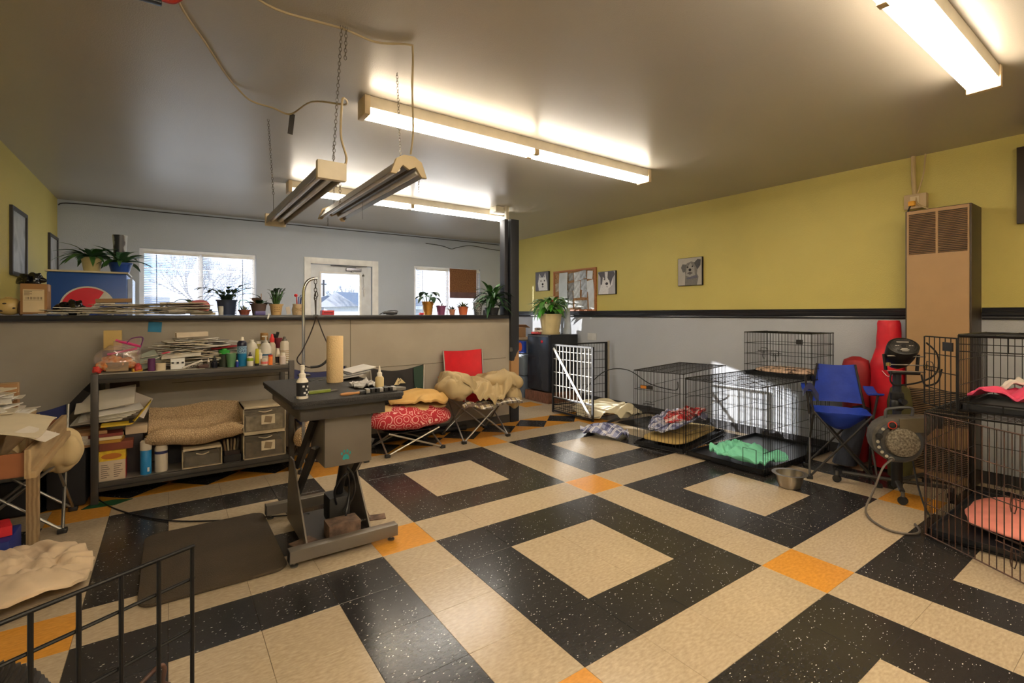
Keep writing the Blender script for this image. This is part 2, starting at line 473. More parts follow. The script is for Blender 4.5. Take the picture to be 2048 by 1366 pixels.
# half wall with black cap and end post
pw = struct(MB().bb(XL, 2.05, 3.50, 3.62, 0, 1.225).build('wall_partition', PARTW))
MB().bb(.196, .202, 3.4985, 3.501, .1, 1.22).build('panel_seam', M((104, 96, 84), .8), pw)
MB().box((.4, 3.4985, .745), (3.2, .003, .004), ry=R(-.6)).build('scuff_line', M((86, 76, 64), .8), pw)
MB().bb(XL, 2.05, 3.485, 3.50, 0, .09).build('baseboard', M((60, 58, 56), .5), pw)
struct(MB().bb(XL, 2.0, 3.43, 3.70, 1.226, 1.268).build('trim_3', M((28, 28, 34), .3), bevel=.008))
WORN = None
def worn_post():
    m, n, l, b = new_mat('worn_black_paint')
    g = n.new('ShaderNodeNewGeometry'); s = n.new('ShaderNodeSeparateXYZ'); l.new(g.outputs['Position'], s.inputs[0])
    ns = n.new('ShaderNodeTexNoise'); ns.inputs['Scale'].default_value = 9; ns.inputs['Detail'].default_value = 6
    l.new(g.outputs['Position'], ns.inputs['Vector'])
    # dogs have worn the paint off between knee height and hip height
    a = n.new('ShaderNodeMapRange'); a.inputs[1].default_value = .70; a.inputs[2].default_value = .98; a.inputs[3].default_value = .30; a.inputs[4].default_value = -.28
    l.new(s.outputs['Z'], a.inputs[0])
    c = n.new('ShaderNodeMapRange'); c.inputs[1].default_value = .30; c.inputs[2].default_value = .42; c.inputs[3].default_value = -.5; c.inputs[4].default_value = 0
    l.new(s.outputs['Z'], c.inputs[0])
    e = n.new('ShaderNodeMapRange'); e.inputs[1].default_value = 2.05; e.inputs[2].default_value = 2.17; e.inputs[3].default_value = -.16; e.inputs[4].default_value = .10
    l.new(s.outputs['X'], e.inputs[0])
    t1 = n.new('ShaderNodeMath'); t1.operation = 'ADD'; l.new(a.outputs[0], t1.inputs[0]); l.new(c.outputs[0], t1.inputs[1])
    t2 = n.new('ShaderNodeMath'); t2.operation = 'ADD'; l.new(t1.outputs[0], t2.inputs[0]); l.new(e.outputs[0], t2.inputs[1])
    t3 = n.new('ShaderNodeMath'); t3.operation = 'ADD'; l.new(t2.outputs[0], t3.inputs[0]); l.new(ns.outputs['Fac'], t3.inputs[1])
    g2 = n.new('ShaderNodeMath'); g2.operation = 'GREATER_THAN'; g2.inputs[1].default_value = .62; l.new(t3.outputs[0], g2.inputs[0])
    x = n.new('ShaderNodeMix'); x.data_type = 'RGBA'; l.new(g2.outputs[0], x.inputs[0])
    x.inputs[6].default_value = lin((36, 38, 44)); x.inputs[7].default_value = lin((168, 128, 84)); l.new(x.outputs[2], b.inputs['Base Color'])
    b.inputs['Roughness'].default_value = .5
    return m
po = struct(MB().bb(2.05, 2.165, 3.46, 3.62, 0, 2.40).build('trim_4', worn_post(), bevel=.004))
MB().bb(1.985, 2.035, 3.50, 3.60, 1.268, 2.40).build('side_board', M((38, 38, 44), .5), po, bevel=.003)
b = MB(); b.box((2.047, 3.455, .86), (.03, .006, .05)).cyl((2.06, 3.45, .87), (2.06, 3.45, .84), .005)
b.build('hinge', DULLSTEEL, po)

# ---- windows and door in the back wall
PANE = clear('window_glass', (.97, .98, 1.0), .05)
def window(name, a, half):
    x0, x1, z0, z1 = a
    fr = MB(); t = .045; ya, yb = YB + .04, YB + .13
    fr.bb(x0, x0 + t, ya, yb, z0, z1); fr.bb(x1 - t, x1, ya, yb, z0, z1); fr.bb(x0 + t, x1 - t, ya, yb, z1 - t, z1); fr.bb(x0 + t, x1 - t, ya, yb, z0, z0 + t)
    o = struct(fr.build(name, WHITEP))
    MB().bb(half - .03, half + .03, ya + .01, yb - .01, z0 + t, z1 - t).build('mullion', WHITEP, o)
    MB().bb(x0 + t, half - .03, YB + .09, YB + .094, z0 + t, z1 - t).build('pane', PANE, o)
    MB().bb(half + .03, x1 - t, YB + .09, YB + .094, z0 + t, z1 - t).build('pane', PANE, o)
    MB().bb(x0 - .03, x1 + .03, YB - .03, YB + .04, z0 - .03, z0 + .004).build('window_sill', WHITEP, o)
    return o
window('window_1', W1, -.885)
w2 = window('window_2', W2, 2.675)
MB().bb(3.185, 3.266, YB + .05, YB + .12, .995, 2.035).build('side_stile', WHITEP, w2)
SLAT = bpy.data.materials.new('translucent_slat'); SLAT.use_nodes = True
_n = SLAT.node_tree.nodes; _p = _n['Principled BSDF']; _p.inputs['Base Color'].default_value = lin((222, 224, 230)); _p.inputs['Roughness'].default_value = .5
_t = _n.new('ShaderNodeBsdfTranslucent'); _t.inputs[0].default_value = lin((236, 238, 244)); _m = _n.new('ShaderNodeMixShader'); _m.inputs[0].default_value = .06
SLAT.node_tree.links.new(_p.outputs[0], _m.inputs[1]); SLAT.node_tree.links.new(_t.outputs[0], _m.inputs[2]); SLAT.node_tree.links.new(_m.outputs[0], _n['Material Output'].inputs[0])
def blind(label, x0, x1, z0, z1, wand, tilt=-18):
    t = thing('window_blind', label, 'blind', (x0, YB + .015, z1), group='blinds on the back windows')
    wdt = x1 - x0
    MB().bb(0, wdt, -.025, .012, -.035, 0).build('headrail', WHITEP, t, bevel=.003)
    s = MB(); z = -.05
    while z > z0 - z1 + .03:
        s.box((wdt / 2, -.006, z), (wdt - .01, .023, .0012), rx=R(tilt)); z -= .0215
    tag(s.build('slats', SLAT, t), kind='stuff')
    MB().bb(.003, wdt - .003, -.016, .006, z0 - z1, z0 - z1 + .018).build('bottom_rail', WHITEP, t, bevel=.003)
    c = MB()
    for q in (.12, .5, .88): c.cyl((wdt * q, -.019, -.03), (wdt * q, -.019, z0 - z1 + .01), .0009, n=4)
    c.build('ladder_cord', WHITEP, t)
    MB().cyl((wdt * wand, -.03, -.04), (wdt * wand + .005, -.032, -.78), .004, n=6).build('wand', M((60, 60, 66), .4), t)
blind('wide white slatted blind over the left half of the larger window', -1.47, -.895, .97, 2.055, .22)
blind('white slatted blind over the right half of the larger window', -.875, -.285, .97, 2.055, .78)
blind('white slatted blind beside the brown pin board at the back', 2.09, 2.665, .97, 2.045, .18, -18)
blind('white slatted blind behind the brown cork board', 2.685, 3.303, .97, 2.045, .9, -18)
# entrance door
d1 = struct(MB().bb(.36, .45, YB - .02, YB, 0, 2.105).bb(1.35, 1.445, YB - .02, YB, 0, 2.105).bb(.45, 1.35, YB - .02, YB, 2.015, 2.105).build('door_1', WHITEP, bevel=.004))
gx0, gx1, gz0, gz1 = .60, 1.165, .98, 1.885
slab = MB(); ya, yb = YB + .03, YB + .075
slab.bb(.455, gx0, ya, yb, .01, 2.01); slab.bb(gx1, 1.345, ya, yb, .01, 2.01); slab.bb(gx0, gx1, ya, yb, gz1, 2.01); slab.bb(gx0, gx1, ya, yb, .01, gz0)
slab.build('door_slab', M((214, 218, 222), .4), d1)
fr = MB(); e = .025
fr.bb(gx0 - e, gx0 + .004, ya - .012, ya, gz0 - e, gz1 + e); fr.bb(gx1 - .004, gx1 + e, ya - .012, ya, gz0 - e, gz1 + e)
fr.bb(gx0, gx1, ya - .012, ya, gz1 - .004, gz1 + e); fr.bb(gx0, gx1, ya - .012, ya, gz0 - e, gz0 + .004)
fr.build('glazing_bead', WHITEP, d1)
MB().bb(gx0, gx1, YB + .05, YB + .054, gz0, gz1).build('pane', PANE, d1)
cl = MB(); cl.box((1.07, YB + .005, 1.955), (.23, .05, .045)); cl.box((1.05, YB + .0, 1.925), (.03, .03, .02))
c0 = cl.build('door_closer', M((150, 150, 158), .35, .6), d1, bevel=.006)
MB().tube([(1.1, YB - .01, 1.985), (.72, YB - .035, 2.0), (1.27, YB - .012, 2.012)], .006, 6).build('closer_arm', M((96, 96, 100), .4, .6), d1)
ch = thing('door_bell', 'string of white bells hanging by the door closer', 'bell', (1.215, YB + .015, 1.86))
MB().cyl((0, 0, .05), (0, 0, 0), .002, n=6).cyl((0, 0, 0), (.012, 0, -.17), .002, n=6).build('string', DULLSTEEL, ch)
MB().lathe([(.018, 0), (.016, .02), (.006, .03), (0, .032)], (.004, 0, .0), 12).build('bell', DULLSTEEL, ch, smooth=40)
MB().lathe([(.02, 0), (.014, .03), (.004, .045)], (.012, 0, -.2), 12).lathe([(.012, 0), (.016, .1), (.004, .11)], (.02, 0, -.31), 12).build('bell', WHITEP, ch, smooth=40)

# ---- outside, seen through the glass
struct(MB().bb(-60, 80, YB + .3, 140, -.35, -.15).build('ground', ramp_mat('winter_ground', 'noise', [(.3, (150, 150, 140)), (.7, (186, 186, 180))], .9, .4)))
def house(label, x, y, wx, wy, hw, hr, wallc, roofc, rz=0.0, win=()):
    t = thing('house', label, 'house', (x, y, -.15), rz)
    MB().bb(-wx / 2, wx / 2, -wy / 2, wy / 2, 0, hw).build('wall', M(wallc, .8), t)
    o = .35; r = MB()
    r.add([(-wx / 2 - o, -wy / 2 - o, hw - .1), (wx / 2 + o, -wy / 2 - o, hw - .1), (wx / 2 + o, wy / 2 + o, hw - .1), (-wx / 2 - o, wy / 2 + o, hw - .1), (-wx / 2 - o, 0, hw + hr), (wx / 2 + o, 0, hw + hr)],
          [(0, 1, 5, 4), (2, 3, 4, 5), (0, 4, 3), (1, 2, 5), (0, 3, 2, 1)])
    r.build('roof', M(roofc, .9, bump=.3, bscale=6), t)
    MB().bb(-wx / 2 - o, wx / 2 + o, -wy / 2 - o - .04, -wy / 2 - o, hw - .22, hw - .06).build('fascia', M((225, 228, 232), .6), t)
    for (a, b_, c, d) in win:
        f = MB().bb(a, b_, -wy / 2 - .06, -wy / 2, c, d).build('window', WHITEP, t)
        MB().bb(a + .08, b_ - .08, -wy / 2 - .08, -wy / 2 - .06, c + .08, d - .08).build('pane', M((92, 104, 122), .15), f)
house('pale garage with a wide grey roof seen in the door glass', 8.9, 28, 4.4, 4, 1.95, .75, (196, 196, 194), (120, 124, 132), R(14), ((-1.6, -.9, .9, 1.75), (.6, 1.4, .9, 1.75)))
house('grey gabled house left of the garage outside the door', 8.0, 36.5, 4, 3.4, 2.0, .75, (150, 158, 170), (104, 110, 122), R(82), ((-1.2, -.3, 1, 1.8), (.4, 1.2, 1, 1.8)))
house('far white house seen faintly between the blind slats', -6, 60, 9, 7, 2.2, 1.0, (205, 205, 205), (130, 134, 142), 0, ((-3, -2, 1, 2.2), (1, 2, 1, 2.2)))
def bare_tree(label, x, y, h, seed, n=5):
    rnd = random.Random(seed); t = thing('bare_tree', label, 'tree', (x, y, -.15), group='bare trees outside')
    tr = MB(); br = MB()
    tr.cyl((0, 0, 0), (0, 0, h * .35), h * .03, h * .022, 8)
    def grow(p, d, L, r, lev):
        q = p + d * L
        br.cyl(p, q, r, r * .65, 4, caps=False)
        if lev == 0: return
        for k in range(3 if lev > 1 else 4):
            nd = (d + Vector((rnd.uniform(-1, 1), rnd.uniform(-1, 1), rnd.uniform(-.25, .7))) * .75).normalized()
            grow(q, nd, L * rnd.uniform(.6, .85), r * .6, lev - 1)
    for k in range(n):
        grow(Vector((0, 0, h * .3)), Vector((rnd.uniform(-1, 1), rnd.uniform(-1, 1), 1)).normalized(), h * .2, h * .009, 4)
    tr.build('trunk', M((92, 86, 84), .9), t); br.build('branches', M((140, 136, 140), .9), t)
bare_tree('bare spreading tree above the garage roof outside the door', 10.9, 42, 4.6, 3, 6)
bare_tree('bare tree outside the left half of the larger window', .2, 34, 6.0, 5, 6)
bare_tree('bare tree outside the right half of the larger window', 3.6, 50, 6.4, 8, 5)
up = thing('utility_pole', 'thin dark utility pole outside the door glass', 'pole', (10.3, 46, -.15))
MB().cyl((0, 0, 0), (0, 0, 4.6), .11, .09, 8).build('pole', M((70, 66, 66), .9), up)
MB().box((0, 0, 4.2), (.5, .1, .1)).build('crossarm', M((70, 66, 66), .9), up)
sdh = thing('satellite_dish', 'white satellite dish on the grey house roof outside', 'dish', (7.55, 24.6, 1.65))
MB().lathe([(0, 0), (.2, .03), (.38, .12), (.36, .13), (.2, .05), (0, .02)], (0, 0, 0), 20, Matrix.Translation((0, 0, .5)) @ Matrix.Rotation(R(70), 4, 'X')).build('reflector', WHITEP, sdh, smooth=40)
MB().cyl((0, .1, -1.75), (0, .02, .5), .03, n=8).build('mast', DULLSTEEL, sdh)

# ================================================================== CEILING LIGHTS
def ceiling_light(label, x0, x1, y, c1, c2, lit=1.0):
    t = thing('ceiling_light', label, 'light', ((x0 + x1) / 2, y, ZC), group='fluorescent ceiling lights')
    L = (x1 - x0) / 2
    MB().bb(-L, L, -.062, .062, -.07, 0).build('housing', M((216, 206, 186), .45), t, bevel=.004)
    MB().bb(-L, -L + .035, -.07, .07, -.115, 0).build('end_cap', M((206, 186, 152), .5), t, bevel=.005)
    MB().bb(L - .035, L, -.07, .07, -.115, 0).build('end_cap', M((206, 186, 152), .5), t, bevel=.005)
    for q in (-.045, .045): MB().bb(-.022, .022, q - .017, q + .017, -.112, -.07).build('lamp_holder', M((196, 172, 132), .5), t, bevel=.003)
    for side, c in ((-1, c1), (1, c2)):
        for yy in (-.045, .045):
            a, b_ = (-L + .035, -.022) if side < 0 else (.022, L - .035)
            m = emit(c, TUBE * lit, 'lit_tube')
            MB().cyl((a, yy, -.093), (b_, yy, -.093), .0165, n=12).build('tube', m, t, smooth=40)
WARM, MID, PALE = (1.0, .82, .60), (1.0, .89, .74), (1.0, .95, .88)
ceiling_light('long warm glowing ceiling light in the middle of the room', -.28, 2.30, 1.66, WARM, MID)
ceiling_light('paler long ceiling light farthest back, above the half wall', -.28, 2.28, 3.94, MID, PALE)
ceiling_light('warm double-tube ceiling light cut by the top right edge', -.28, 2.32, -.63, WARM, WARM)
ceiling_light('long ceiling light at the front end of the room', -.28, 2.32, -2.95, WARM, WARM)
ceiling_light('added unseen fill light over the front left of the room', -1.9, .5, -2.1, MID, MID, 1.8)  # unseen extra fixture, added and brightened to fill the left side and half wall
jb = thing('junction_box', 'small cream box and conduit above the black post', 'junction box', (2.1, 3.72, ZC))
MB().bb(-.14, .04, -.07, .07, -.07, 0).build('box', M((206, 196, 172), .5), jb, bevel=.004)
MB().bb(-.03, .01, -.13, -.09, -.18, 0).bb(-.03, .01, -.09, .0, -.03, 0).build('conduit', M((206, 196, 172), .5), jb, bevel=.003)

# ---- chained shop lights over the work table (switched off)
def chain(b, p0, p1, link=.022, r=.0012):
    p0, p1 = Vector(p0), Vector(p1); d = p1 - p0; n = max(2, int(d.length / (link * .72)))
    x, y = frame_of(d); dn = d.normalized()
    for i in range(n):
        c = p0 + d * ((i + .5) / n); ax = x if i % 2 else y
        ring = [c + dn * (math.cos(a) * link / 2) + ax * (math.sin(a) * link * .27) for a in [k * math.pi / 4 for k in range(8)]]
        b.tube(ring, r, 4, closed=True)
    return b
CHAINM = M((112, 104, 92), .4, .8)
SHADE = M((150, 142, 128), .38, .55)
OFFTUBE = M((224, 220, 212), .25)
t = thing('shop_light', 'boxy hanging shop light nearer the left wall, unlit', 'light', (-.63, 1.68, 1.9), group='chained shop lights')
L = .71
s = MB()
pr = [(-.06, -.012), (-.052, .035), (-.025, .05), (.025, .05), (.052, .035), (.06, -.012), (.055, -.012), (.048, .030), (.022, .044), (-.022, .044), (-.048, .030), (-.055, -.012)]
n_ = len(pr); s.add([(x, yy, z) for yy in (-L, L) for x, z in pr], [(i, (i + 1) % n_, (i + 1) % n_ + n_, i + n_) for i in range(n_)])
s.build('reflector', SHADE, t)
for yy in (-L, L): MB().box((0, yy, .014), (.126, .035, .082)).build('end_cap', M((206, 194, 170), .5), t, bevel=.006)
for xx in (-.026, .026): MB().cyl((xx, -L + .02, .012), (xx, L - .02, .012), .013, n=10).build('tube', OFFTUBE, t, smooth=40)
b = chain(MB(), (.02, -.66, .05), (.045, -.71, .68)); b = chain(b, (.06, -.71, .53), (.065, -.71, .68)); b.build('chain', CHAINM, t)
chain(MB(), (-.02, .66, .18), (-.05, .67, .68)).cyl((-.02, .66, .05), (-.02, .66, .18), .0015, n=4).build('chain', CHAINM, t)
chain(MB(), (.04, -.7, -.03), (.04, -.7, -.13), .018, .001).build('pull_chain', CHAINM, t)
t = thing('shop_light', 'hanging shop light with twin peaked shades, unlit', 'light', (-.2, 1.88, 2.06), group='chained shop lights')
L = .74
s = MB()
pr = [(-.095, -.05), (-.062, .01), (-.02, .035), (.02, .035), (.062, .01), (.095, -.05), (.09, -.052), (.058, .002), (.03, .008), (.0, -.022), (-.03, .008), (-.058, .002), (-.09, -.052)]
n_ = len(pr); s.add([(x, yy, z) for yy in (-L, L) for x, z in pr], [(i, (i + 1) % n_, (i + 1) % n_ + n_, i + n_) for i in range(n_)])
s.build('reflector', SHADE, t)
capm = Matrix.Rotation(R(90), 4, 'X')
for yy in (-L, L + .022): MB().prism([(-.1, -.06), (-.07, -.06), (-.035, -.01), (0, -.03), (.035, -.01), (.07, -.06), (.1, -.06), (.07, .02), (.028, .045), (-.028, .045), (-.07, .02)], .022, Matrix.Translation((0, yy, 0)) @ capm).build('end_cap', M((190, 172, 136), .5), t, bevel=.003)
for xx in (-.055, .055): MB().cyl((xx, -L, -.03), (xx, L, -.03), .014, n=10).build('tube', OFFTUBE, t, smooth=40)
chain(MB(), (-.015, -.68, .045), (-.02, -.64, .52)).build('chain', CHAINM, t)
chain(MB(), (0, .68, .045), (.0, .70, .52)).build('chain', CHAINM, t)
chain(MB(), (.07, -.72, -.06), (.07, -.72, -.14), .018, .001).build('pull_chain', CHAINM, t)
chain(MB(), (-.05, .66, -.06), (-.05, .66, -.12), .018, .001).build('pull_chain', CHAINM, t)
MB().cyl((.03, .1, -.03), (.03, .1, -.15), .001, n=4).build('pull_cord', CHAINM, t)

# ---- cords
def cord(name, label, pts, r, mat, cat='cord', n=6, parent=None):
    o = MB().tube(smooth_path(pts, 6), r, n).build(name, mat, parent, smooth=60)
    return tag(o, label, cat) if parent is None else o
CORDM = M((176, 158, 124), .6)
cord('power_cord', 'cream power cord sagging from the ceiling to the left shop light', [(-1.21, .95, 2.572), (-1.18, 1.2, 2.572), (-1.07, 1.5, 2.572), (-.97, 1.78, 2.572), (-.9, 1.93, 2.57), (-.82, 2.02, 2.55), (-.7, 2.03, 2.54), (-.6, 2.04, 2.53), (-.55, 1.7, 2.5), (-.5, 1.22, 2.33), (-.56, 1.05, 2.28), (-.575, 1.02, 2.1), (-.56, .985, 1.99), (-.58, .965, 1.93)], .0055, CORDM)
cord('power_cord', 'cream power cord running along the ceiling to the right shop light', [(-1.02, .9, 2.572), (-.85, 1.0, 2.572), (-.58, .98, 2.572), (-.42, 1.0, 2.572), (-.285, .93, 2.572), (-.262, .93, 2.55), (-.235, 1.0, 2.4), (-.2, 1.07, 2.22), (-.195, 1.115, 2.11)], .0055, CORDM)
tag(MB().box((-.595, 2.045, 2.47), (.03, .002, .13), ry=R(6)).build('tape_strip', M((30, 26, 24), .5)), 'short strip of black tape dangling from the ceiling cord', 'tape')
p = thing('extension_plug', 'red cable with a black plug at the top edge', 'plug', (-1.3, 1.12, 2.55))
MB().tube(smooth_path([(-.17, -.03, .02), (-.12, .06, 0), (-.05, .07, 0)]), .007, 6).tube(smooth_path([(.06, .04, 0), (.1, .03, .0), (.14, -.02, .02)]), .009, 6).build('cable', M((170, 40, 34), .5), p)
MB().box((.0, .06, 0), (.12, .035, .03)).build('plug', BLACKP, p, bevel=.006)
cord('wall_cable', 'thin dark cable strung along the top of the back wall', [(-2.23, 6.26, 2.51), (-2.1, 6.262, 2.545), (-1.3, 6.266, 2.545), (-.2, 6.267, 2.55), (1.0, 6.267, 2.55), (2.4, 6.267, 2.555), (3.7, 6.267, 2.55)], .0065, M((52, 52, 56), .5))
cord('wall_cable', 'loose loop of grey cable under the ceiling beside the post', [(2.25, 6.262, 2.46), (2.55, 6.26, 2.44), (2.72, 6.258, 2.40), (2.82, 6.258, 2.43), (3.1, 6.262, 2.49), (3.5, 6.264, 2.46), (3.76, 6.264, 2.45)], .006, M((70, 70, 74), .5))

# ================================================================== SOFT THINGS
def cushion(b, c, r, seed=0, amp=.02, fs=6.0, p=2.6, n=36, m=24, rz=0.0, flatb=.6):
    def fn(u, v):
        a = 2 * math.pi * u; t = math.pi * (v - .5)
        def sp(x, e): return math.copysign(abs(x) ** e, x)
        ex = 2 / p
        x = r[0] * sp(math.cos(t), .75) * sp(math.cos(a), ex); y = r[1] * sp(math.cos(t), .75) * sp(math.sin(a), ex)
        z = r[2] * sp(math.sin(t), 1.0)
        if z < 0: z *= flatb
        k = fn_noise(x * fs + seed, y * fs - seed, z * fs) * amp + abs(fn_noise(x * fs * 2.2 - seed, y * fs * 1.3 + seed, 3.3)) * amp * .9
        q = Vector((x, y, z)); q += (q.normalized() if q.length > 1e-6 else Vector((0, 0, 1))) * k
        q.rotate(Matrix.Rotation(rz, 3, 'Z'))
        return q + Vector(c)
    return b.grid(fn, n, m, wu=True)
def drape(b, c, rx, ry, zf, seed=0, amp=.03, fs=5.0, res=40, th=.014, rz=0.0, ragged=.16, edge=None):
    # blanket: ragged outline, folded surface lying on the height field zf(x, y) (local coordinates)
    rot = Matrix.Rotation(rz, 3, 'Z')
    def fn(u, v):
        s, t = 2 * u - 1, 2 * v - 1
        x = s * math.sqrt(1 - .38 * t * t); y = t * math.sqrt(1 - .38 * s * s)
        rr = math.hypot(x, y); a = math.atan2(y, x)
        k = 1 + ragged * (fn_noise(math.cos(a) * 1.7 + seed, math.sin(a) * 1.7, seed) * 1.6)
        X, Y = x * rx * k, y * ry * k
        wx = X * fs + fn_noise(X * fs * .5 + seed, Y * fs * .5, 1.7) * 2.4
        wy = Y * fs + fn_noise(X * fs * .5, Y * fs * .5 - seed, 5.1) * 2.4
        f = abs(fn_noise(wx, wy * .55, seed)) + .6 * abs(fn_noise(wx * 1.6 + 4, wy * 1.9, seed + 2)) + .35 * abs(fn_noise(wx * 3.1, wy * 2.7 + 9, seed))
        z = zf(X, Y) + amp * f * 1.25 + (edge(rr) if edge else 0)
        q = Vector((X, Y, z)); q.rotate(rot)
        return q + Vector(c)
    return b.sheet(fn, res, res, th)
def pile_field(h, r0=.75):
    return lambda x, y: h

# ================================================================== CAMP CHAIRS
def camp_chair(label, loc, rz, w=.46, d=.44, zs=.42, zb=.88, fab=None, side=None, tube=None, arms=True, za=.62, lean=.1, sag=.06, backw=None, group='folding camp chairs', fabback=None, rt=.0085):
    t = thing('camp_chair', label, 'chair', loc, rz, group)
    tube = tube or DULLSTEEL; x, y = w / 2, d / 2
    F = {k: Vector((sx * (x + .03), sy * (y + .02), .016)) for k, sx, sy in (('a', -1, -1), ('b', 1, -1), ('c', 1, 1), ('d', -1, 1))}
    S = {k: Vector((sx * x, sy * y, zs)) for k, sx, sy in (('a', -1, -1), ('b', 1, -1), ('c', 1, 1), ('d', -1, 1))}
    for p, q in (('a', 'b'), ('b', 'a'), ('c', 'd'), ('d', 'c'), ('a', 'd'), ('d', 'a'), ('b', 'c'), ('c', 'b')):
        off = Vector((0, 0, 0))
        MB().cyl(F[p], S[q] + off, rt, n=8).build('leg', tube, t, smooth=40)
    bw = backw or w
    for k, sx in (('d', -1), ('c', 1)):
        MB().cyl(S[k] - Vector((0, 0, .02)), (sx * bw / 2, y + lean, zb), rt, n=8).build('back_post', tube, t, smooth=40)
    if arms:
        for k, sx in (('a', -1), ('b', 1)):
            MB().cyl(S[k] - Vector((0, 0, .02)), (sx * (x + .03), -y, za), rt, n=8).build('arm_post', tube, t, smooth=40)
    for k in F: MB().box(F[k] - Vector((0, 0, .002)), (.045, .04, .028)).build('foot', BLACKM, t, bevel=.006)
    MB().sheet(lambda u, v: ((u - .5) * 2 * x, (v - .5) * 2 * y, zs - sag * math.sin(math.pi * u) * math.sin(math.pi * v) + .006 * fn_noise(u * 6, v * 6)), 12, 12, .004).build('seat', fab, t, smooth=60)
    zl = zs + .03
    def back(u, v):
        yy = y + .012 + lean * (v * (zb - zl) + .03) / (zb - zs)
        ww = w + (bw - w) * v
        zt = zb - .05 * math.sin(math.pi * u) * (1 if zb < .8 else .25)
        return ((u - .5) * ww, yy + .05 * math.sin(math.pi * u) * (1 - .3 * v) + .006 * fn_noise(u * 5, v * 5, 2), zl + (zt - zl) * v)
    bo = MB().grid(back, 14, 10)
    front = len(bo.v)
    bo.grid(lambda u, v: Vector(back(u, v)) + Vector((0, .008, 0)), 14, 10)
    bo.build('backrest', fabback or fab, t, smooth=60)
    if arms:
        for sx in (-1, 1):
            MB().sheet(lambda u, v: (sx * (x + .03) + (u - .5) * .07, -y - .02 + v * (2 * y + .09), za + .012 - .03 * math.sin(math.pi * v)), 4, 8, .012).build('armrest', side or fab, t, smooth=60)
    return t

# ================================================================== WIRE CRATES
def wire_panel(b, o, ux, uy, w, h, sv, sh, r=.0019, n=4, hb=None, rim=1.5):
    # o corner, ux/uy unit directions, wires sv apart along ux, cross wires sh apart along uy
    o, ux, uy = Vector(o), Vector(ux), Vector(uy)
    k = max(1, round(w / sv))
    for i in range(k + 1):
        p = o + ux * (w * i / k); b.cyl(p, p + uy * h, r * (rim if i in (0, k) else 1), n=n)
    k = max(1, round(h / sh))
    for i in range(k + 1):
        p = o + uy * (h * i / k) + ux.cross(uy) * r * 1.6; b.cyl(p, p + ux * w, r * (rim if i in (0, k) else 1.1), n=n)
    return b
def latch(b, o, ux, uy, s=1.0):
    o, ux, uy = Vector(o), Vector(ux), Vector(uy)
    q = [(0, 0), (.0, .035), (.012, .045), (.06, .045), (.065, .0), (.0, 0)]
    b.tube([o + ux * x * s + uy * y * s for x, y in q], .0025, 5)
    b.tube([o + ux * (-.03) * s + uy * .02 * s, o + ux * .09 * s + uy * .02 * s], .0028, 5)
    q = [(.03, .02), (.026, -.03), (.03, -.05), (.042, -.052), (.048, -.03), (.044, .02)]
    b.tube([o + ux * x * s + uy * y * s + ux.cross(uy) * .006 for x, y in q], .0025, 5)
    return b
def crate(label, loc, rz, L, W, H, mat=WIRE, sv=.036, sh=.17, tray=True, group='wire dog crates', front=True, r=.0019, handles=True):
    # local x runs from the front (0) to the back (L); y across
    t = thing('dog_crate', label, 'dog crate', loc, rz, group)
    X, Y, Z = Vector((1, 0, 0)), Vector((0, 1, 0)), Vector((0, 0, 1))
    if front:
        wire_panel(MB(), (0, 0, .012), Y, Z, W, H - .012, sv, sh, r).build('front_panel', mat, t)
        latch(MB(), (-.006, W * .62, H * .55), Y, Z).build('latch', mat, t)
    wire_panel(MB(), (L, 0, .012), Y, Z, W, H - .012, sv, sh, r).build('back_panel', mat, t)
    wire_panel(MB(), (0, 0, .012), X, Z, L, H - .012, sv, sh, r).build('side_panel', mat, t)
    wire_panel(MB(), (0, W, .012), X, Z, L, H - .012, sv, sh, r).build('side_panel', mat, t)
    wire_panel(MB(), (0, 0, H), X, Y, L, W, sv * 1.25, sh, r).build('top_panel', mat, t)
    wire_panel(MB(), (0, 0, .012), X, Y, L, W, sv * 2, .2, r).build('bottom_grid', mat, t)
    if tray:
        b = MB(); e = .008
        b.bb(.01, L - .01, .01, W - .01, .016, .022)
        for a in ((.01, L - .01, .01, .016), (.01, L - .01, W - .016, W - .01), (.01, .016, .01, W - .01), (L - .016, L - .01, .01, W - .01)): b.bb(*a, .02, .048)
        b.build('tray', M((34, 36, 40), .3), t)
    return t

# ---- crate B: tall open-door crate with the teal cloth
cB = crate('large black wire crate holding the teal cloth, front right of the pair', (2.55, .70, 0), 0, 1.17, .71, .70, front=False)
X_, Y_, Z_ = Vector((1, 0, 0)), Vector((0, 1, 0)), Vector((0, 0, 1))
b = MB(); 
for z in (.014, .05, .69): b.cyl((0, 0, z), (0, .71, z), .0035, n=5)
for y in (0, .71): b.cyl((0, y, .012), (0, y, .70), .0036, n=5)
b.build('front_frame', WIRE, cB)
b = MB(); b.tube([(-.012, .05, .06), (-.012, .05, .2), (-.012, .16, .2), (-.012, .16, .06)], .003, 5); b.build('latch', WIRE, cB)
o = drape(MB(), (2.82, 1.00, .05), .25, .29, lambda x, y: .012 + .035 * max(0, 1 - (x / .22) ** 2 - (y / .25) ** 2), 3.3, .075, 3.4, 60, .012, R(10), .12).build('teal_cloth', M((124, 208, 176), .9, var=.06), smooth=70)
tag(o, 'crumpled teal green cloth lying in the large crate', 'cloth')
# ---- crate A, turned, with the plaid bedding
cA = crate('black wire crate with plaid bedding and an orange brand plate, left of the pair', (2.55, 1.435, 0), R(12), 1.05, .5, .73, sv=.036)

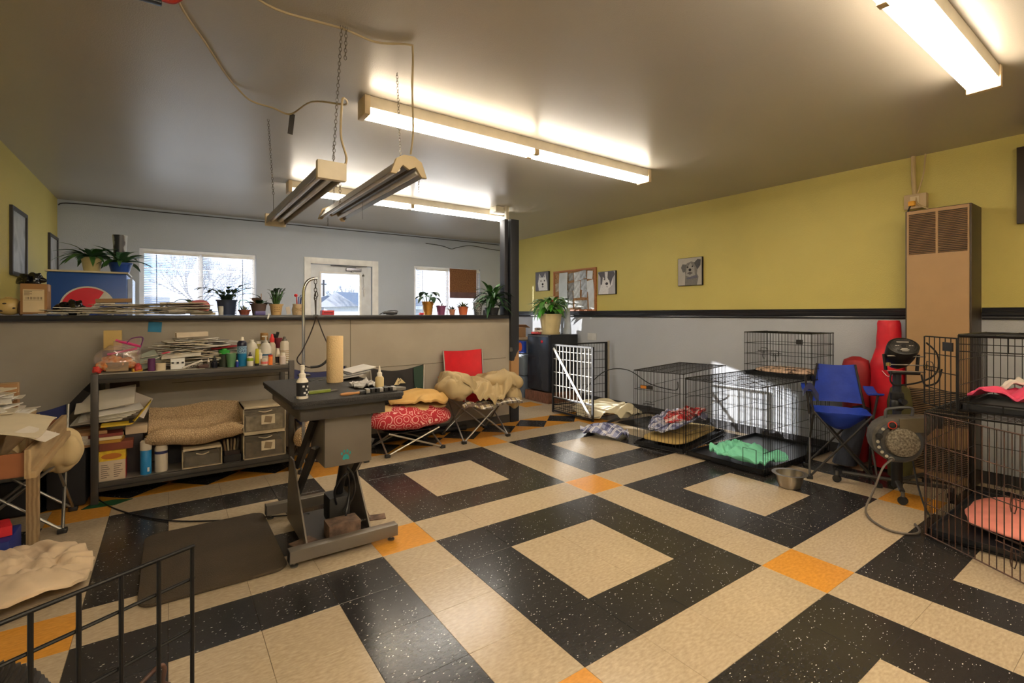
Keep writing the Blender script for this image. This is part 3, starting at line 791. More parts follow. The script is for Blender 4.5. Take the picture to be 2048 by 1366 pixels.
b = MB().box((-.012, .36, .58), (.006, .13, .035)); b.build('name_plate', BLACKM, cA)
MB().box((-.0155, .39, .58), (.002, .06, .026)).build('plate_print', M((176, 112, 40), .5), cA)
BLUEPLAID = plaid('blue_plaid', (150, 156, 190), (44, 46, 92), (226, 226, 236), 11)
REDPLAID = plaid('red_plaid', (196, 60, 62), (120, 24, 34), (236, 200, 196), 13)
TANCLOTH = M((176, 150, 92), .95, var=.15)
pb = MB(); cushion(pb, (2.99, 1.785, .075), (.48, .22, .04), 4, .012, 6, 5.0, rz=R(12))
tag(pb.build('crate_pad', TANCLOTH, smooth=70), 'flat mustard pad on the tray of the plaid crate', 'cushion')
o = drape(MB(), (2.99, 1.80, .105), .46, .20, lambda x, y: .03 + .05 * max(0, 1 - (x / .4) ** 2), 7.7, .12, 3.0, 60, .012, R(12), .05).build('plaid_blanket', BLUEPLAID, smooth=70)
tag(o, 'navy and white plaid blanket bunched inside the wire crate', 'blanket')
o = drape(MB(), (2.97, 1.73, .20), .34, .11, lambda x, y: .02, 2.2, .09, 3.6, 44, .012, R(8), .12).build('plaid_blanket', REDPLAID, smooth=70)
tag(o, 'red and white plaid blanket thrown over the navy one', 'blanket')
o = drape(MB(), (2.50, 2.36, .0), .20, .25, lambda x, y: .02 + .05 * max(0, 1 - (x / .2) ** 2 - (y / .24) ** 2), 5.2, .10, 3.4, 44, .012, R(20), .12).build('plaid_blanket', BLUEPLAID, smooth=70)
tag(o, 'navy plaid blanket heaped on the floor left of the crate', 'blanket')
o = drape(MB(), (3.15, 2.98, .0), .42, .24, lambda x, y: .02 + .12 * max(0, 1 - (x / .42) ** 2 - (y / .26) ** 2), 9.1, .11, 3.2, 56, .012, R(-60), .12).build('fleece_blanket', M((206, 196, 168), .95, var=.06), smooth=70)
tag(o, 'cream fleece blanket crumpled on the floor by the wall', 'blanket')
bk_ = MB().tube(smooth_path([(2.62, 2.6, .02), (2.8, 2.62, .03), (2.9, 2.72, .02), (3.3, 2.66, .08), (3.45, 2.5, .1), (3.5, 2.2, .05)]), .014, 6)
tag(bk_.build('piped_edge', M((34, 32, 34), .8), smooth=60), 'black bound edge of bedding curling beside the cream fleece', 'bedding')
# ---- small crate on top of B
cS = crate('small wire crate standing on top of the large crate', (3.10, .585, .71), R(0), .42, .585, .40, sv=.026, sh=.095, r=.0018)
MB().box((-.01, .09, .33), (.006, .05, .04)).build('name_plate', BLACKM, cS)
latch(MB(), (-.006, .27, .20), Y_, Z_, 1.0).build('door_latch', WIRE, cS)
LEOP = ramp_mat('spotted_fleece', 'noise', [(.40, (72, 50, 44)), (.5, (206, 176, 152)), (.7, (224, 196, 176))], .95, 24)
pb = MB(); cushion(pb, (3.31, .877, .765), (.19, .27, .03), 6, .01, 8)
tag(pb.build('crate_pad', LEOP, smooth=70), 'spotted brown fleece pad inside the small top crate', 'cushion')

# ---- open wire gate near the fridge
gt = thing('wire_gate', 'folding barred gate with a diagonal brace beside the fridge', 'gate', (2.82, 3.62, 0))
WHITEBAR = M((206, 206, 202), .4, .2)
fp = MB(); H = .88; Wd = .735
for i in range(12): fp.cyl((0, -Wd * i / 11, .21), (0, -Wd * i / 11, H - .01), .0055, n=6)
for z in (.21, .36, .53, .70, .80): fp.cyl((.006, 0, z), (.006, -Wd, z), .005, n=6)
fp.build('barred_panel', WHITEBAR, gt)
fm = MB()
for y in (0, -Wd): fm.box((0, y, H / 2 + .01), (.022, .022, H))
fm.box((0, -Wd / 2, H), (.022, Wd, .022)); fm.box((0, -Wd / 2, .03), (.022, Wd, .02)); fm.box((0, -Wd / 2, .2), (.012, Wd, .012))
fm.build('front_frame', BLACKM, gt)
wire_panel(MB(), (0, -Wd, .035), (0, 1, 0), (0, 0, 1), Wd, .17, .04, .04, .0022).build('lower_mesh', WIRE, gt)
MB().box((-.014, -Wd / 2, .45), (.004, .034, math.hypot(Wd, .84) * .93), rx=-math.atan2(-Wd, .84) * -1).build('diagonal_brace', WHITEBAR, gt)
sp = MB(); wire_panel(sp, (0.02, 0, .10), (1, -.13, 0), (0, 0, 1), .82, .78, .045, .11, .0028)
sp.build('side_mesh', WIRE, gt)
fm = MB(); fm.cyl((0, 0, H), (.86, -.11, H + .005), .011, n=6); fm.box((.86, -.11, .47), (.024, .024, .85)); fm.cyl((0, 0, .1), (.86, -.11, .1), .008, n=6)
fm.build('side_frame', BLACKM, gt)
MB().box((.895, -.115, .46), (.02, .03, .9)).build('end_stile', M((176, 168, 152), .6), gt)
wire_panel(MB(), (0.02, -Wd, .05), (1, 0, 0), (0, 1, 0), .5, Wd, .08, .08, .002).build('floor_mesh', WIRE, gt)

# ---- cages on the right: lower one with its door ajar, upper one with the pink blanket
cl_ = crate('tall rusty wire cage on the floor at the right edge', (2.30, -1.12, 0), 0, 1.06, .74, .715, mat=WIRE, sv=.034, sh=.17, front=False)
fm = MB()
for z in (.014, .71): fm.cyl((0, 0, z), (0, .74, z), .004, n=5)
for y in (0, .74): fm.cyl((0, y, .012), (0, y, .715), .0045, n=5)
fm.build('front_frame', WIRE, cl_)
dv = Vector((-.53, -.848, 0))
dr = MB(); wire_panel(dr, (-.01, .735, .02), dv, (0, 0, 1), .68, .69, .036, .17, .0026, 5)
dr.build('cage_door', RUSTW, cl_)
lt_ = MB(); latch(lt_, Vector((-.01, .735, .4)) + dv * .43 + Vector((-.01, 0, 0)), dv, (0, 0, 1), 1.3); lt_.build('door_latch', RUSTW, cl_); lt_ = MB(); latch(lt_, Vector((-.01, .735, .14)) + dv * .43 + Vector((-.01, 0, 0)), dv, (0, 0, 1), 1.3)
lt_.build('door_latch', RUSTW, cl_)
cu_ = crate('smaller black cage stacked on the rusty cage at the right', (2.33, -1.12, .73), 0, .62, .60, .43, mat=WIRE, sv=.032, sh=.14, front=False)
fm = MB()
for z in (.014, .06, .425): fm.cyl((0, 0, z), (0, .60, z), .0038, n=5)
for y in (0, .60): fm.cyl((0, y, .012), (0, y, .43), .004, n=5)
for i in range(5): fm.cyl((0, .14 * i, .014), (0, .14 * i, .06), .003, n=5)
wire_panel(fm, (0, 0, .34), (0, 1, 0), (0, 0, 1), .6, .08, .1, .04, .002)
fm.build('front_frame', WIRE, cu_)
dr = MB(); wire_panel(dr, (-.01, .605, .0), (.75, .66, 0), (0, 0, 1), .31, .41, .05, .105, .0028, 5); dr.build('cage_door', WIRE, cu_)
lt_ = MB(); latch(lt_, (.135, .745, .21), (.75, .66, 0), (0, 0, 1), 1.1); lt_.build('door_latch', WIRE, cu_)
MB().box((.04, .655, .36), (.008, .085, .05), rz=R(-48)).build('name_plate', BLACKM, cu_)
PINK = M((236, 84, 122), .9, var=.12)
o = drape(MB(), (2.56, -.80, .775), .21, .27, lambda x, y: .01 + .03 * max(0, 1 - (y / .3) ** 2), 1.4, .085, 3.6, 56, .012, 0, .12).build('pink_blanket', PINK, smooth=70)
tag(o, 'hot pink blanket rumpled in the upper cage', 'blanket')
o = drape(MB(), (2.80, -.86, .83), .13, .23, lambda x, y: .07 - .35 * y, 6.4, .06, 4, 44, .012, 0, .12).build('white_blanket', M((228, 218, 206), .9, var=.08), smooth=70)
tag(o, 'white blanket bunched behind the pink one in the upper cage', 'blanket')
pb = MB(); cushion(pb, (2.80, -.77, .085), (.38, .30, .055), 3, .025, 6)
tag(pb.build('pet_cushion', M((244, 150, 136), .9, var=.18, scale=5), smooth=70), 'salmon pink cushion on the tray of the lower cage', 'cushion')

# ================================================================== WALL HEATER
ht = thing('wall_heater', 'tall tan wall heater with louvred grilles', 'heater', (3.49, -.137, 0))
TANM = M((168, 136, 98), .42, .15, var=.03); DKBR = M((64, 54, 44), .45, .2)
MB().bb(.012, .288, -.198, .198, 0, 2.087).build('cabinet', DKBR, ht, bevel=.004)
fp = MB()
for a in ((-.188, .185, .70, 1.74), (-.188, .185, 2.055, 2.08), (-.188, -.178, 1.74, 2.055), (.172, .185, 1.74, 2.055), (-.008, .006, 1.74, 2.055), (-.188, .185, .02, .08), (-.188, -.178, .08, .70), (.172, .185, .08, .70), (-.178, .172, .28, .44)):
    fp.bb(0, .012, a[0], a[1], a[2], a[3])
fp.build('front_panel', TANM, ht)
def louvers(y0, y1, z0, z1, nm='upper_louvers', step=.0135):
    b = MB(); z = z0 + step / 2
    while z < z1:
        b.box((.004, (y0 + y1) / 2, z), (.011, y1 - y0, .003), ry=R(30)); z += step
    return tag(b.build(nm, TANM, ht), kind='stuff')
louvers(-.178, -.008, 1.74, 2.055); louvers(.006, .172, 1.74, 2.055); louvers(-.178, .172, .44, .70, 'lower_louvers'); louvers(-.178, .172, .08, .28, 'lower_louvers')
MB().bb(.006, .014, -.19, .187, .05, 2.07).build('inner_screen', M((28, 24, 20), .7), ht)
ob = thing('outlet_box', 'beige outlet box with a yellow plug above the heater', 'outlet', (3.765, .06, 2.2))
MB().bb(-.045, .012, -.075, .075, -.06, .06).build('box', M((188, 164, 128), .6), ob, bevel=.006)
MB().bb(-.049, -.045, -.03, .03, -.03, .04).build('cover_plate', M((210, 192, 156), .5), ob)
MB().box((-.06, .015, -.02), (.035, .045, .04)).build('plug', M((222, 160, 40), .5), ob, bevel=.008)
MB().tube(smooth_path([(-.065, .02, -.03), (-.07, .035, -.07), (-.08, .04, -.12)]), .006, 6).build('plug_cord', BLACKP, ob)
MB().tube(smooth_path([(-.005, .02, .38), (-.005, .02, .2), (-.005, .01, .06)]), .016, 8).tube(smooth_path([(-.005, -.06, .38), (-.01, -.045, .2), (-.05, -.01, .0), (-.06, -.09, -.08), (-.09, -.1, -.1)]), .006, 6).build('conduit', M((196, 172, 128), .6), ob)

# ================================================================== WALL PICTURES
FRAMEK = M((34, 30, 32), .35)
def wall_pic(name, label, x, s, y0, y1, z0, z1, frame=.025, fm=FRAMEK, art=None, dep=.02):
    # hangs on a wall at x; s = +1 when the room lies towards +x
    t = thing(name, label, 'picture', (x, (y0 + y1) / 2, (z0 + z1) / 2))
    w, h = (y1 - y0) / 2, (z1 - z0) / 2
    b = MB()
    for a in ((-w, -w + frame, -h, h), (w - frame, w, -h, h), (-w + frame, w - frame, h - frame, h), (-w + frame, w - frame, -h, -h + frame)):
        xs = sorted((0, s * dep)); b.bb(xs[0], xs[1], a[0], a[1], a[2], a[3])
    b.build('frame', fm, t)
    xs = sorted((s * .002, s * .008)); MB().bb(xs[0], xs[1], -w + frame, w - frame, -h + frame, h - frame).build('picture_print', art, t)
    return t
HAZY = ramp_mat('misty_print', 'noise', [(.3, (150, 160, 166)), (.55, (196, 200, 204)), (.7, (120, 132, 140))], .35, 3.5)
wall_pic('framed_picture', 'tall dark-framed misty print on the left wall above the carton', XL, 1, 4.22, 4.74, 1.59, 2.145, .03, art=HAZY)
wall_pic('framed_picture', 'dark-framed print in the left back corner above the drinks cooler', XL, 1, 5.74, 6.22, 1.70, 2.13, .03, art=HAZY)
wall_pic('framed_picture', 'dark brown deep frame cut by the right edge above the cages', XR, -1, -1.12, -.53, 1.93, 2.48, .055, M((44, 34, 26), .4), ramp_mat('brown_print', 'noise', [(.3, (70, 58, 44)), (.7, (130, 110, 84))], .5, 4), dep=.035)
# dog portraits: canvas blocks with flat printed shapes facing -x
def canvas(label, y0, y1, z0, z1, bgc, shapes):
    yc, zc = (y0 + y1) / 2, (z0 + z1) / 2; w, h = (y1 - y0), (z1 - z0)
    t = thing('dog_portrait', label, 'picture', (XR, yc, zc))
    MB().bb(-.028, 0, -w / 2, w / 2, -h / 2, h / 2).build('canvas', M((26, 26, 30), .8), t)
    mt = basis((-.0285, 0, 0), (0, -1, 0), (0, 0, 1), (-1, 0, 0))
    MB().prism([(-w / 2 + .004, -h / 2 + .004), (w / 2 - .004, -h / 2 + .004), (w / 2 - .004, h / 2 - .004), (-w / 2 + .004, h / 2 - .004)], .0004, mt).build('background_print', M(bgc, .7), t)
    for k, (c, pts) in enumerate(shapes):
        P = [(max(-.49, min(.49, x)) * w, max(-.485, min(.485, y)) * h) for x, y in pts]
        m2 = basis((-.0292 - .0005 * k, 0, 0), (0, -1, 0), (0, 0, 1), (-1, 0, 0))
        MB().prism(P, .0003, m2).build('portrait_print', M(c, .75, var=.12, scale=60), t)
def ell(cx, cy, rx, ry, n=12): return [(cx + rx * math.cos(2 * math.pi * i / n), cy + ry * math.sin(2 * math.pi * i / n)) for i in range(n)]
canvas('portrait canvas of a white pointed-ear dog, left of the pin board', 4.87, 5.22, 1.66, 1.975, (108, 108, 118),
       [((226, 226, 224), [(-.22, -.49), (-.3, -.1), (-.24, .12), (-.2, .42), (-.04, .2), (.1, .2), (.26, .44), (.32, .14), (.4, -.1), (.42, -.49)]),
        ((150, 150, 154), [(-.19, .36), (-.16, .2), (-.07, .2)]), ((150, 150, 154), [(.24, .38), (.14, .2), (.24, .2)]),
        ((30, 30, 34), ell(-.06, .02, .04, .04)), ((30, 30, 34), ell(.2, .02, .04, .04)), ((24, 24, 28), ell(.07, -.16, .07, .06)), ((120, 120, 126), [(-.02, -.28), (.07, -.24), (.17, -.28), (.07, -.33)])])
canvas('portrait canvas of a dark-eared hound, right of the pin board', 3.405, 3.745, 1.555, 1.88, (182, 182, 188),
       [((222, 222, 224), [(-.45, -.49), (-.32, -.1), (-.3, .46), (.36, .46), (.34, -.1), (.12, -.25), (.1, -.49)]),
        ((92, 92, 100), [(-.49, .46), (-.36, .48), (-.1, .48), (-.06, .1), (-.2, .28), (-.26, -.08), (-.34, -.06), (-.34, .24)]),
        ((92, 92, 100), [(.08, .48), (.4, .48), (.48, .34), (.34, .18), (.22, -.14), (.16, .1), (.06, .2)]),
        ((60, 60, 68), ell(.02, -.04, .08, .06)), ((70, 70, 78), ell(-.12, .14, .03, .03)), ((70, 70, 78), ell(.14, .14, .03, .03)), ((130, 130, 136), [(-.04, -.16), (.08, -.15), (.06, -.2)])])
canvas('portrait canvas of a shaggy grey terrier alone on the yellow wall', 2.055, 2.385, 1.615, 1.943, (172, 168, 160),
       [((116, 114, 110), [(-.2, -.49), (-.18, -.1), (-.22, .1), (-.12, .3), (.06, .36), (.26, .3), (.32, .05), (.3, -.1), (.36, -.2), (.3, -.49)]),
        ((98, 98, 96), [(-.14, .26), (-.3, .28), (-.36, .16), (-.28, -.02), (-.18, .0)]), ((74, 76, 78), [(.18, .3), (.32, .42), (.46, .4), (.44, .2), (.32, .06), (.26, .16)]),
        ((150, 148, 142), [(-.16, -.14), (-.12, .14), (.04, .3), (.2, .14), (.22, -.14), (.02, -.2)]),
        ((40, 40, 42), ell(-.08, .16, .035, .03)), ((40, 40, 42), ell(.12, .18, .035, .03)), ((36, 36, 38), ell(.02, .06, .06, .05)), ((88, 86, 84), [(-.1, -.06), (.02, .0), (.14, -.06), (.02, -.12)]), ((96, 96, 110), [(-.12, -.22), (.3, -.14), (.32, -.24), (-.1, -.28)])])
# pin board
pbd = thing('pin_board', 'wood-framed pin board crowded with photographs', 'board', (XR, 4.272, 1.64))
WOODF = ramp_mat('frame_wood', 'wave', [(.2, (142, 88, 54)), (.8, (176, 116, 74))], .5, 6, (1, 1, 6), dist=4)
w, h = .478, .315; b = MB()
for a in ((-w, -w + .025, -h, h), (w - .025, w, -h, h), (-w + .025, w - .025, h - .025, h), (-w + .025, w - .025, -h, -h + .025)): b.bb(-.03, 0, a[0], a[1], a[2], a[3])
b.build('frame', WOODF, pbd)
MB().bb(-.012, -.002, -w + .025, w - .025, -h + .025, h - .025).build('cork_panel', ramp_mat('cork', 'noise', [(.35, (132, 94, 60)), (.7, (186, 146, 104))], .9, 60), pbd)
PH = [M((216, 222, 228), .4), M((176, 184, 194), .4, var=.4, scale=18), M((204, 208, 210), .4, var=.3, scale=20), M((140, 140, 138), .4, var=.5, scale=16), M((222, 222, 220), .5, var=.15, scale=14), M((168, 150, 128), .5, var=.4, scale=12)]
rp_ = random.Random(4); spots = []
for r_ in range(4):
    for c_ in range(6):
        spots.append((-.37 + c_ * .145 + rp_.uniform(-.02, .02), -.21 + r_ * .14 + rp_.uniform(-.02, .02)))
for k, (yy, zz) in enumerate(spots):
    if k in (5, 11, 23, 22): continue
    o = MB().box((0, 0, 0), (.0016, rp_.uniform(.11, .16), rp_.uniform(.11, .16)), rx=R(rp_.uniform(-8, 8))).build('pinned_photo', PH[k % 6])
    o.location = (XR - .0125 - .0018 * (k % 5 + 1), 4.272 + yy, 1.64 + zz); tag(o, 'small photo print pinned to the wood-framed board', 'photo', 'photos on the pin board')
o = MB().sheet(lambda u, v: (XR - .026 - .012 * math.sin(v * 3), 4.50 + (u - .5) * .2, 1.42 + v * .5), 2, 8, .0006).build('pinned_poster', M((196, 202, 206), .4)); tag(o, 'tall pale poster on the left of the pin board', 'poster')
# brown board hanging in the back window
kb = thing('cork_board', 'small brown cork board hung in front of the back window', 'board', (2.95, YB - .035, 1.81))
MB().bb(-.262, .262, 0, .016, -.15, .252).build('cork_panel', ramp_mat('cork_dark', 'noise', [(.35, (104, 68, 44)), (.7, (152, 108, 72))], .9, 70), kb)
MB().bb(-.262, .262, -.002, .016, -.254, -.15).build('lower_band', M((108, 82, 84), .8, var=.15), kb)
tag(MB().box((-1.306, 3.498, 1.176), (.085, .002, .08), ry=R(4)).build('sticky_note', M((40, 120, 160), .7)), 'blue sticky note on the half wall', 'note')

# ================================================================== RIGHT WALL CORNER: bags, blue chair, dryers
BLUEF = M((28, 62, 176), .6, var=.15, bump=.15, bscale=30); BLUEDK = M((30, 36, 84), .6, var=.1)
bc = camp_chair('bright blue folding camp chair leaning half open by the heater', (3.07, .36, 0), R(-62), .38, .32, .52, .86, BLUEF, BLUEF, M((64, 62, 62), .4, .6), True, .68, .08, .15, .27)
MB().sheet(lambda u, v: (-.26 + .1 * u, -.2 + .12 * v, .70 + .05 * math.sin(u * 4) - .03 * v), 6, 6, .05).build('cup_holder', BLUEDK, bc, smooth=60)
MB().cyl((-.22, -.15, .5), (-.25, -.17, .80), .0085, n=8).build('arm_post', M((64, 62, 62), .4, .6), bc)
tag(MB().tube(smooth_path([(3.33, .16, .83), (3.25, .1, .80), (3.1, .02, .83), (2.99, -.02, .85)]), .0025, 5).build('string', WHITEP), 'thin white string looped behind the blue chair', 'string')
def bag(name, label, prof, c, mat, lean=(0, 0), seed=1, sy=.8, amp=.018, n=28):
    # upright fabric tube: radius profile by height, wrinkled, closed at both ends
    b = MB(); zt = prof[-1][1]
    def fn(u, v):
        q = v * (len(prof) - 1); i = min(int(q), len(prof) - 2); f = q - i
        r = prof[i][0] * (1 - f) + prof[i + 1][0] * f; z = prof[i][1] * (1 - f) + prof[i + 1][1] * f
        a = 2 * math.pi * u
        k = 1 + amp / .1 * (abs(fn_noise(math.cos(a) * 2 + seed, math.sin(a) * 2, z * 4)) - .2)
        return (c[0] + lean[0] * z + r * k * math.cos(a) * sy, c[1] + lean[1] * z + r * k * math.sin(a), c[2] + z)
    b.grid(fn, n, (len(prof) - 1) * 5, wu=True)
    t = tag(b.build(name, mat, smooth=70), label, 'bag')
    return t
REDF = M((206, 22, 42), .55, var=.15)
bag('chair_bag', 'tall bright red chair bag standing against the heater', [(.0, .01), (.11, .015), (.125, .3), (.125, .75), (.135, .86), (.085, 1.0), (.08, 1.2), (.07, 1.225), (0, 1.22)], (3.60, .20, 0), REDF, seed=3)
bag('chair_bag', 'darker red slumped bag behind the blue chair', [(.0, .01), (.09, .02), (.10, .4), (.115, .78), (.09, .88), (.03, .91), (0, .9)], (3.60, .44, 0), M((150, 26, 34), .6, var=.15), seed=8)
bag('chair_bag', 'olive green chair bag between the dryer stand and the red bag', [(.0, .01), (.075, .015), (.085, .35), (.08, .6), (.06, .70), (.03, .72), (0, .715)], (3.38, .06, 0), M((82, 78, 42), .75, var=.15), seed=5, sy=.9)
bag('chair_bag', 'slate blue chair bag low behind the blue chair legs', [(.0, .01), (.09, .02), (.08, .3), (.06, .5), (0, .52)], (3.38, .45, 0), M((56, 60, 74), .7, var=.15), lean=(.15, -.2), seed=2, sy=.8)

# ---- dryer on its wheeled stand
ds = thing('dryer_stand', 'black wheeled stand pole with spread feet', 'stand', (2.95, -.05, 0))
MB().cyl((0, 0, .06), (0, 0, .52), .034, n=16).build('lower_pole', BLACKM, ds, smooth=40)
MB().cyl((0, 0, .5), (0, 0, .86), .026, n=16).build('upper_pole', M((40, 42, 50), .3), ds, smooth=40)
MB().lathe([(.034, 0), (.042, .01), (.042, .06), (.036, .07), (.042, .08), (.04, .12), (.03, .13)], (0, 0, .60), 20).build('collar', BLACKM, ds, smooth=40)
MB().cyl((-.03, -.03, .67), (-.07, -.065, .67), .018, .02, 12).build('clamp_knob', BLACKM, ds, smooth=40)
for k, e in enumerate([(-.06, .36), (-.19, -.09), (.42, -.06), (.18, -.26)]):
    MB().tube([(0, 0, .10), (e[0] * .9, e[1] * .9, .085)], .017, 8, flat=.8).build('leg', M((60, 58, 56), .4, .4), ds, smooth=40)
    cw = MB().cyl((e[0] - .012, e[1], .028), (e[0] + .012, e[1], .028), .028, n=14).build('caster', BLACKM, ds, smooth=40)
    MB().cyl((e[0], e[1], .04), (e[0], e[1], .085), .012, n=8).build('caster_stem', DULLSTEEL, ds)
dn = Vector((-.62, -.40, .68)).normalized(); dx = Vector((dn.y, -dn.x, 0)).normalized() * -1; dx = Vector((.54, -.84, 0)); dy = dn.cross(dx)
d1_ = thing('stand_dryer', 'black cylindrical pet dryer tilted up on the stand', 'dryer', (2.93, -.10, .98))
md = basis((-.02, 0, .075), dx, dy, dn)
MB().lathe([(0, -.21), (.05, -.21), (.075, -.17), (.09, -.1), (.095, -.02), (.092, 0), (.082, .006), (.08, .002), (0, .002)], (0, 0, 0), 32, md, .82).build('body', M((26, 26, 27), .38), d1_, smooth=40)
MB().lathe([(.078, .001), (.074, .004), (0, .004)], (0, 0, 0), 32, md, .82).build('face_plate', M((44, 42, 40), .5), d1_, smooth=40)
MB().lathe([(.016, .004), (.014, .007), (0, .007)], (0, 0, 0), 16, md).build('center_boss', BLACKM, d1_)
vt = MB()
for k in range(22):
    a = 2 * math.pi * k / 22; vt.box((.066 * math.cos(a), .054 * math.sin(a), .005), (.004, .008, .002), m=md)
vt.build('vent_slots', BLACKM, d1_)
pt = MB()
for (x, y, wd) in ((0, .032, .07), (0, -.026, .035), (0, -.037, .05), (0, -.047, .034), (-.043, 0, .012), (-.03, 0, .008), (.036, 0, .012), (.05, 0, .01)):
    pt.box((x, y, .0048), (wd, .006, .0006), m=md)
tag(pt.build('face_lettering', M((168, 164, 156), .6), d1_), kind='stuff')
yk = MB()
for s_ in (-1, 1):
    q = md @ Vector((s_ * .1, -.01, -.08)); yk.tube([q, (q.x * .9, q.y * .9, -.1)], .011, 6, flat=1.6)
yk.tube([(.06, -.07, -.115), (-.05, .075, -.115)], .012, 6)
yk.build('yoke', BLACKM, d1_)
br = MB()
for z in (.005, -.055, -.10): br.cyl((-.085, .075, z), (.03, -.11, z), .0045, n=6)
br.build('cross_rods', DULLSTEEL, d1_)
for q in ((-.08, .07, -.055), (.03, -.11, -.06)): MB().lathe([(.014, -.01), (.014, .012), (0, .016)], q, 10).build('wing_nut', M((150, 128, 74), .4, .6), d1_)
MB().tube(smooth_path([(-.08, .05, -.1), (-.07, .06, -.17), (-.03, .03, -.20), (.05, -.08, -.17), (.11, -.15, -.1), (.12, -.15, .02), (.08, -.1, .1)]), .006, 6).tube(smooth_path([(.05, -.08, -.12), (.06, -.1, -.19), (.12, -.15, -.17), (.14, -.17, -.08)]), .006, 6).build('dryer_cord', BLACKM, d1_)

# ---- cage dryer: scroll housing with round dusty intake
d2_ = thing('cage_dryer', 'dusty grey cage dryer with a round mesh intake hung on the cage', 'dryer', (2.62, -.16, .45))
fn_ = Vector((-.83, -.55, .0)).normalized(); fx = Vector((.55, -.83, 0)).normalized(); fy = Vector((0, 0, 1))
mf = basis((0, 0, 0), fx, fy, fn_)
DUST = M((84, 80, 74), .55, .2, var=.25, scale=30, bump=.2, bscale=160)
out = []
for k in range(25):
    a = R(60 + 280 * k / 24); r_ = .145 + .02 * k / 24 * 0
    out.append((r_ * math.cos(a) * 1.02, r_ * math.sin(a)))
out = [(-.02, .15), (-.07, .135), (-.115, .10), (-.142, .055), (-.15, 0), (-.14, -.05), (-.112, -.095), (-.07, -.125), (-.02, -.14), (.04, -.137), (.09, -.115), (.12, -.08), (.135, -.03), (.14, .03), (.20, .10), (.20, .165), (.10, .162)]
MB().prism(out, -.13, mf).build('housing', DUST, d2_, bevel=.012)
MB().lathe([(.128, 0), (.128, .008), (.106, .012), (.100, .004), (.100, -.004)], (.0, 0, 0), 36, mf).build('control_ring', M((62, 64, 66), .45), d2_, smooth=40)
inm = ramp_mat('lint_screen', 'noise', [(.35, (84, 76, 62)), (.7, (150, 142, 126))], .95, 90)
MB().lathe([(.097, -.004), (.09, .018), (.06, .03), (0, .036)], (.02, -.005, 0), 32, mf).build('intake_screen', inm, d2_, smooth=40)
MB().prism([(.0, .06), (.13, .07), (.13, .16), (.0, .145)], .014, mf).build('label_plate', M((92, 82, 60), .6, var=.2), d2_)
kb_ = MB(); kb_.lathe([(.020, .008), (.018, .024), (0, .026)], (-.04, .105, .004), 16, mf); kb_.lathe([(.020, .008), (.018, .024), (0, .026)], (-.112, .03, .004), 16, mf)
kb_.build('control_knob', BLACKM, d2_, smooth=40)
MB().lathe([(.026, .010), (.026, .013), (.02, .013)], (-.04, .105, .004), 20, mf).build('knob_ring', M((196, 62, 40), .5), d2_)
dl = MB()
for (x, y) in ((-.09, .075), (-.118, -.01), (-.112, -.045), (-.095, -.075), (-.07, -.1)): dl.lathe([(.010, .011), (.010, .0135), (0, .0135)], (x, y, 0), 12, mf)
dl.build('dial_marks', M((176, 168, 150), .6), d2_)
hd = [(-.06, .14, -.05), (-.055, .19, -.05), (-.02, .205, -.05), (.07, .215, -.05), (.09, .20, -.05), (.085, .16, -.05)]
MB().tube(smooth_path([mf @ Vector(p) for p in hd]), .009, 8).build('carry_handle', M((70, 70, 72), .4), d2_, smooth=40)
MB().box((.21, .135, -.06), (.06, .075, .12), m=mf).build('outlet_nozzle', M((52, 46, 40), .6), d2_, bevel=.008)
MB().lathe([(.016, .008), (.018, .014), (.012, .016)], (-.045, -.118, .0), 14, mf).build('cord_socket', DULLSTEEL, d2_)
c0_ = Vector((2.62, -.16, .45)) + mf @ Vector((-.045, -.118, .02))
cord('power_cord', 'grey power cord dropping from the cage dryer onto the floor', [c0_, (c0_.x - .06, c0_.y + .03, .28), (c0_.x - .12, c0_.y + .06, .14), (2.40, -.05, .03), (2.28, -.12, .012), (2.2, -.24, .010), (2.24, -.33, .010), (2.32, -.35, .012), (2.42, -.30, .012)], .0065, M((92, 84, 76), .5))
cord('power_cord', 'dark cord trailing down behind the stand to the rusty cage', [(2.98, -.12, .40), (2.96, -.14, .25), (2.86, -.20, .10), (2.74, -.27, .012), (2.62, -.33, .010)], .006, BLACKM)

# ---- steel bowl
bw = MB().lathe([(0, .0), (.062, .0), (.072, .006), (.088, .05), (.094, .098), (.118, .102), (.119, .106), (.092, .106), (.084, .052), (.068, .012), (0, .009)], (0, 0, 0), 40)
o = bw.build('pet_bowl', M((168, 160, 148), .3, .9), smooth=35); o.location = (2.49, .47, .0005); tag(o, 'stainless steel pet bowl with a wide rim on the floor', 'bowl')

# ================================================================== BACK RIGHT CORNER: fridge and neighbours
BRICKW = ramp_mat('rough_wood', 'noise', [(.3, (84, 52, 38)), (.7, (124, 82, 60))], .85, 12, (1, 4, 1), bump=.3)
tag(MB().bb(3.13, 3.72, 4.10, 4.66, 0.001, .148).build('wood_plinth', BRICKW, bevel=.006), 'rough brown timber block under the small fridge', 'block')
fg = thing('mini_fridge', 'small black refrigerator with a red magnet', 'refrigerator', (3.15, 4.375, .15))
FRB = M((34, 38, 48), .22, var=.05)
MB().bb(.05, .56, -.25, .25, 0, .83).build('body', M((26, 28, 34), .3), fg, bevel=.008)
MB().bb(0, .045, -.25, .25, .02, .825).build('door', FRB, fg, bevel=.008)
MB().bb(-.003, .0, -.245, .245, .80, .815).build('door_trim', DULLSTEEL, fg)
MB().lathe([(0, 0), (.022, 0), (.022, .006), (.014, .012), (0, .014)], (0, 0, 0), 14, basis((-.001, -.1, .73), (0, 1, 0), (0, 0, 1), (-1, 0, 0))).build('magnet', M((196, 30, 44), .3), fg, smooth=40)
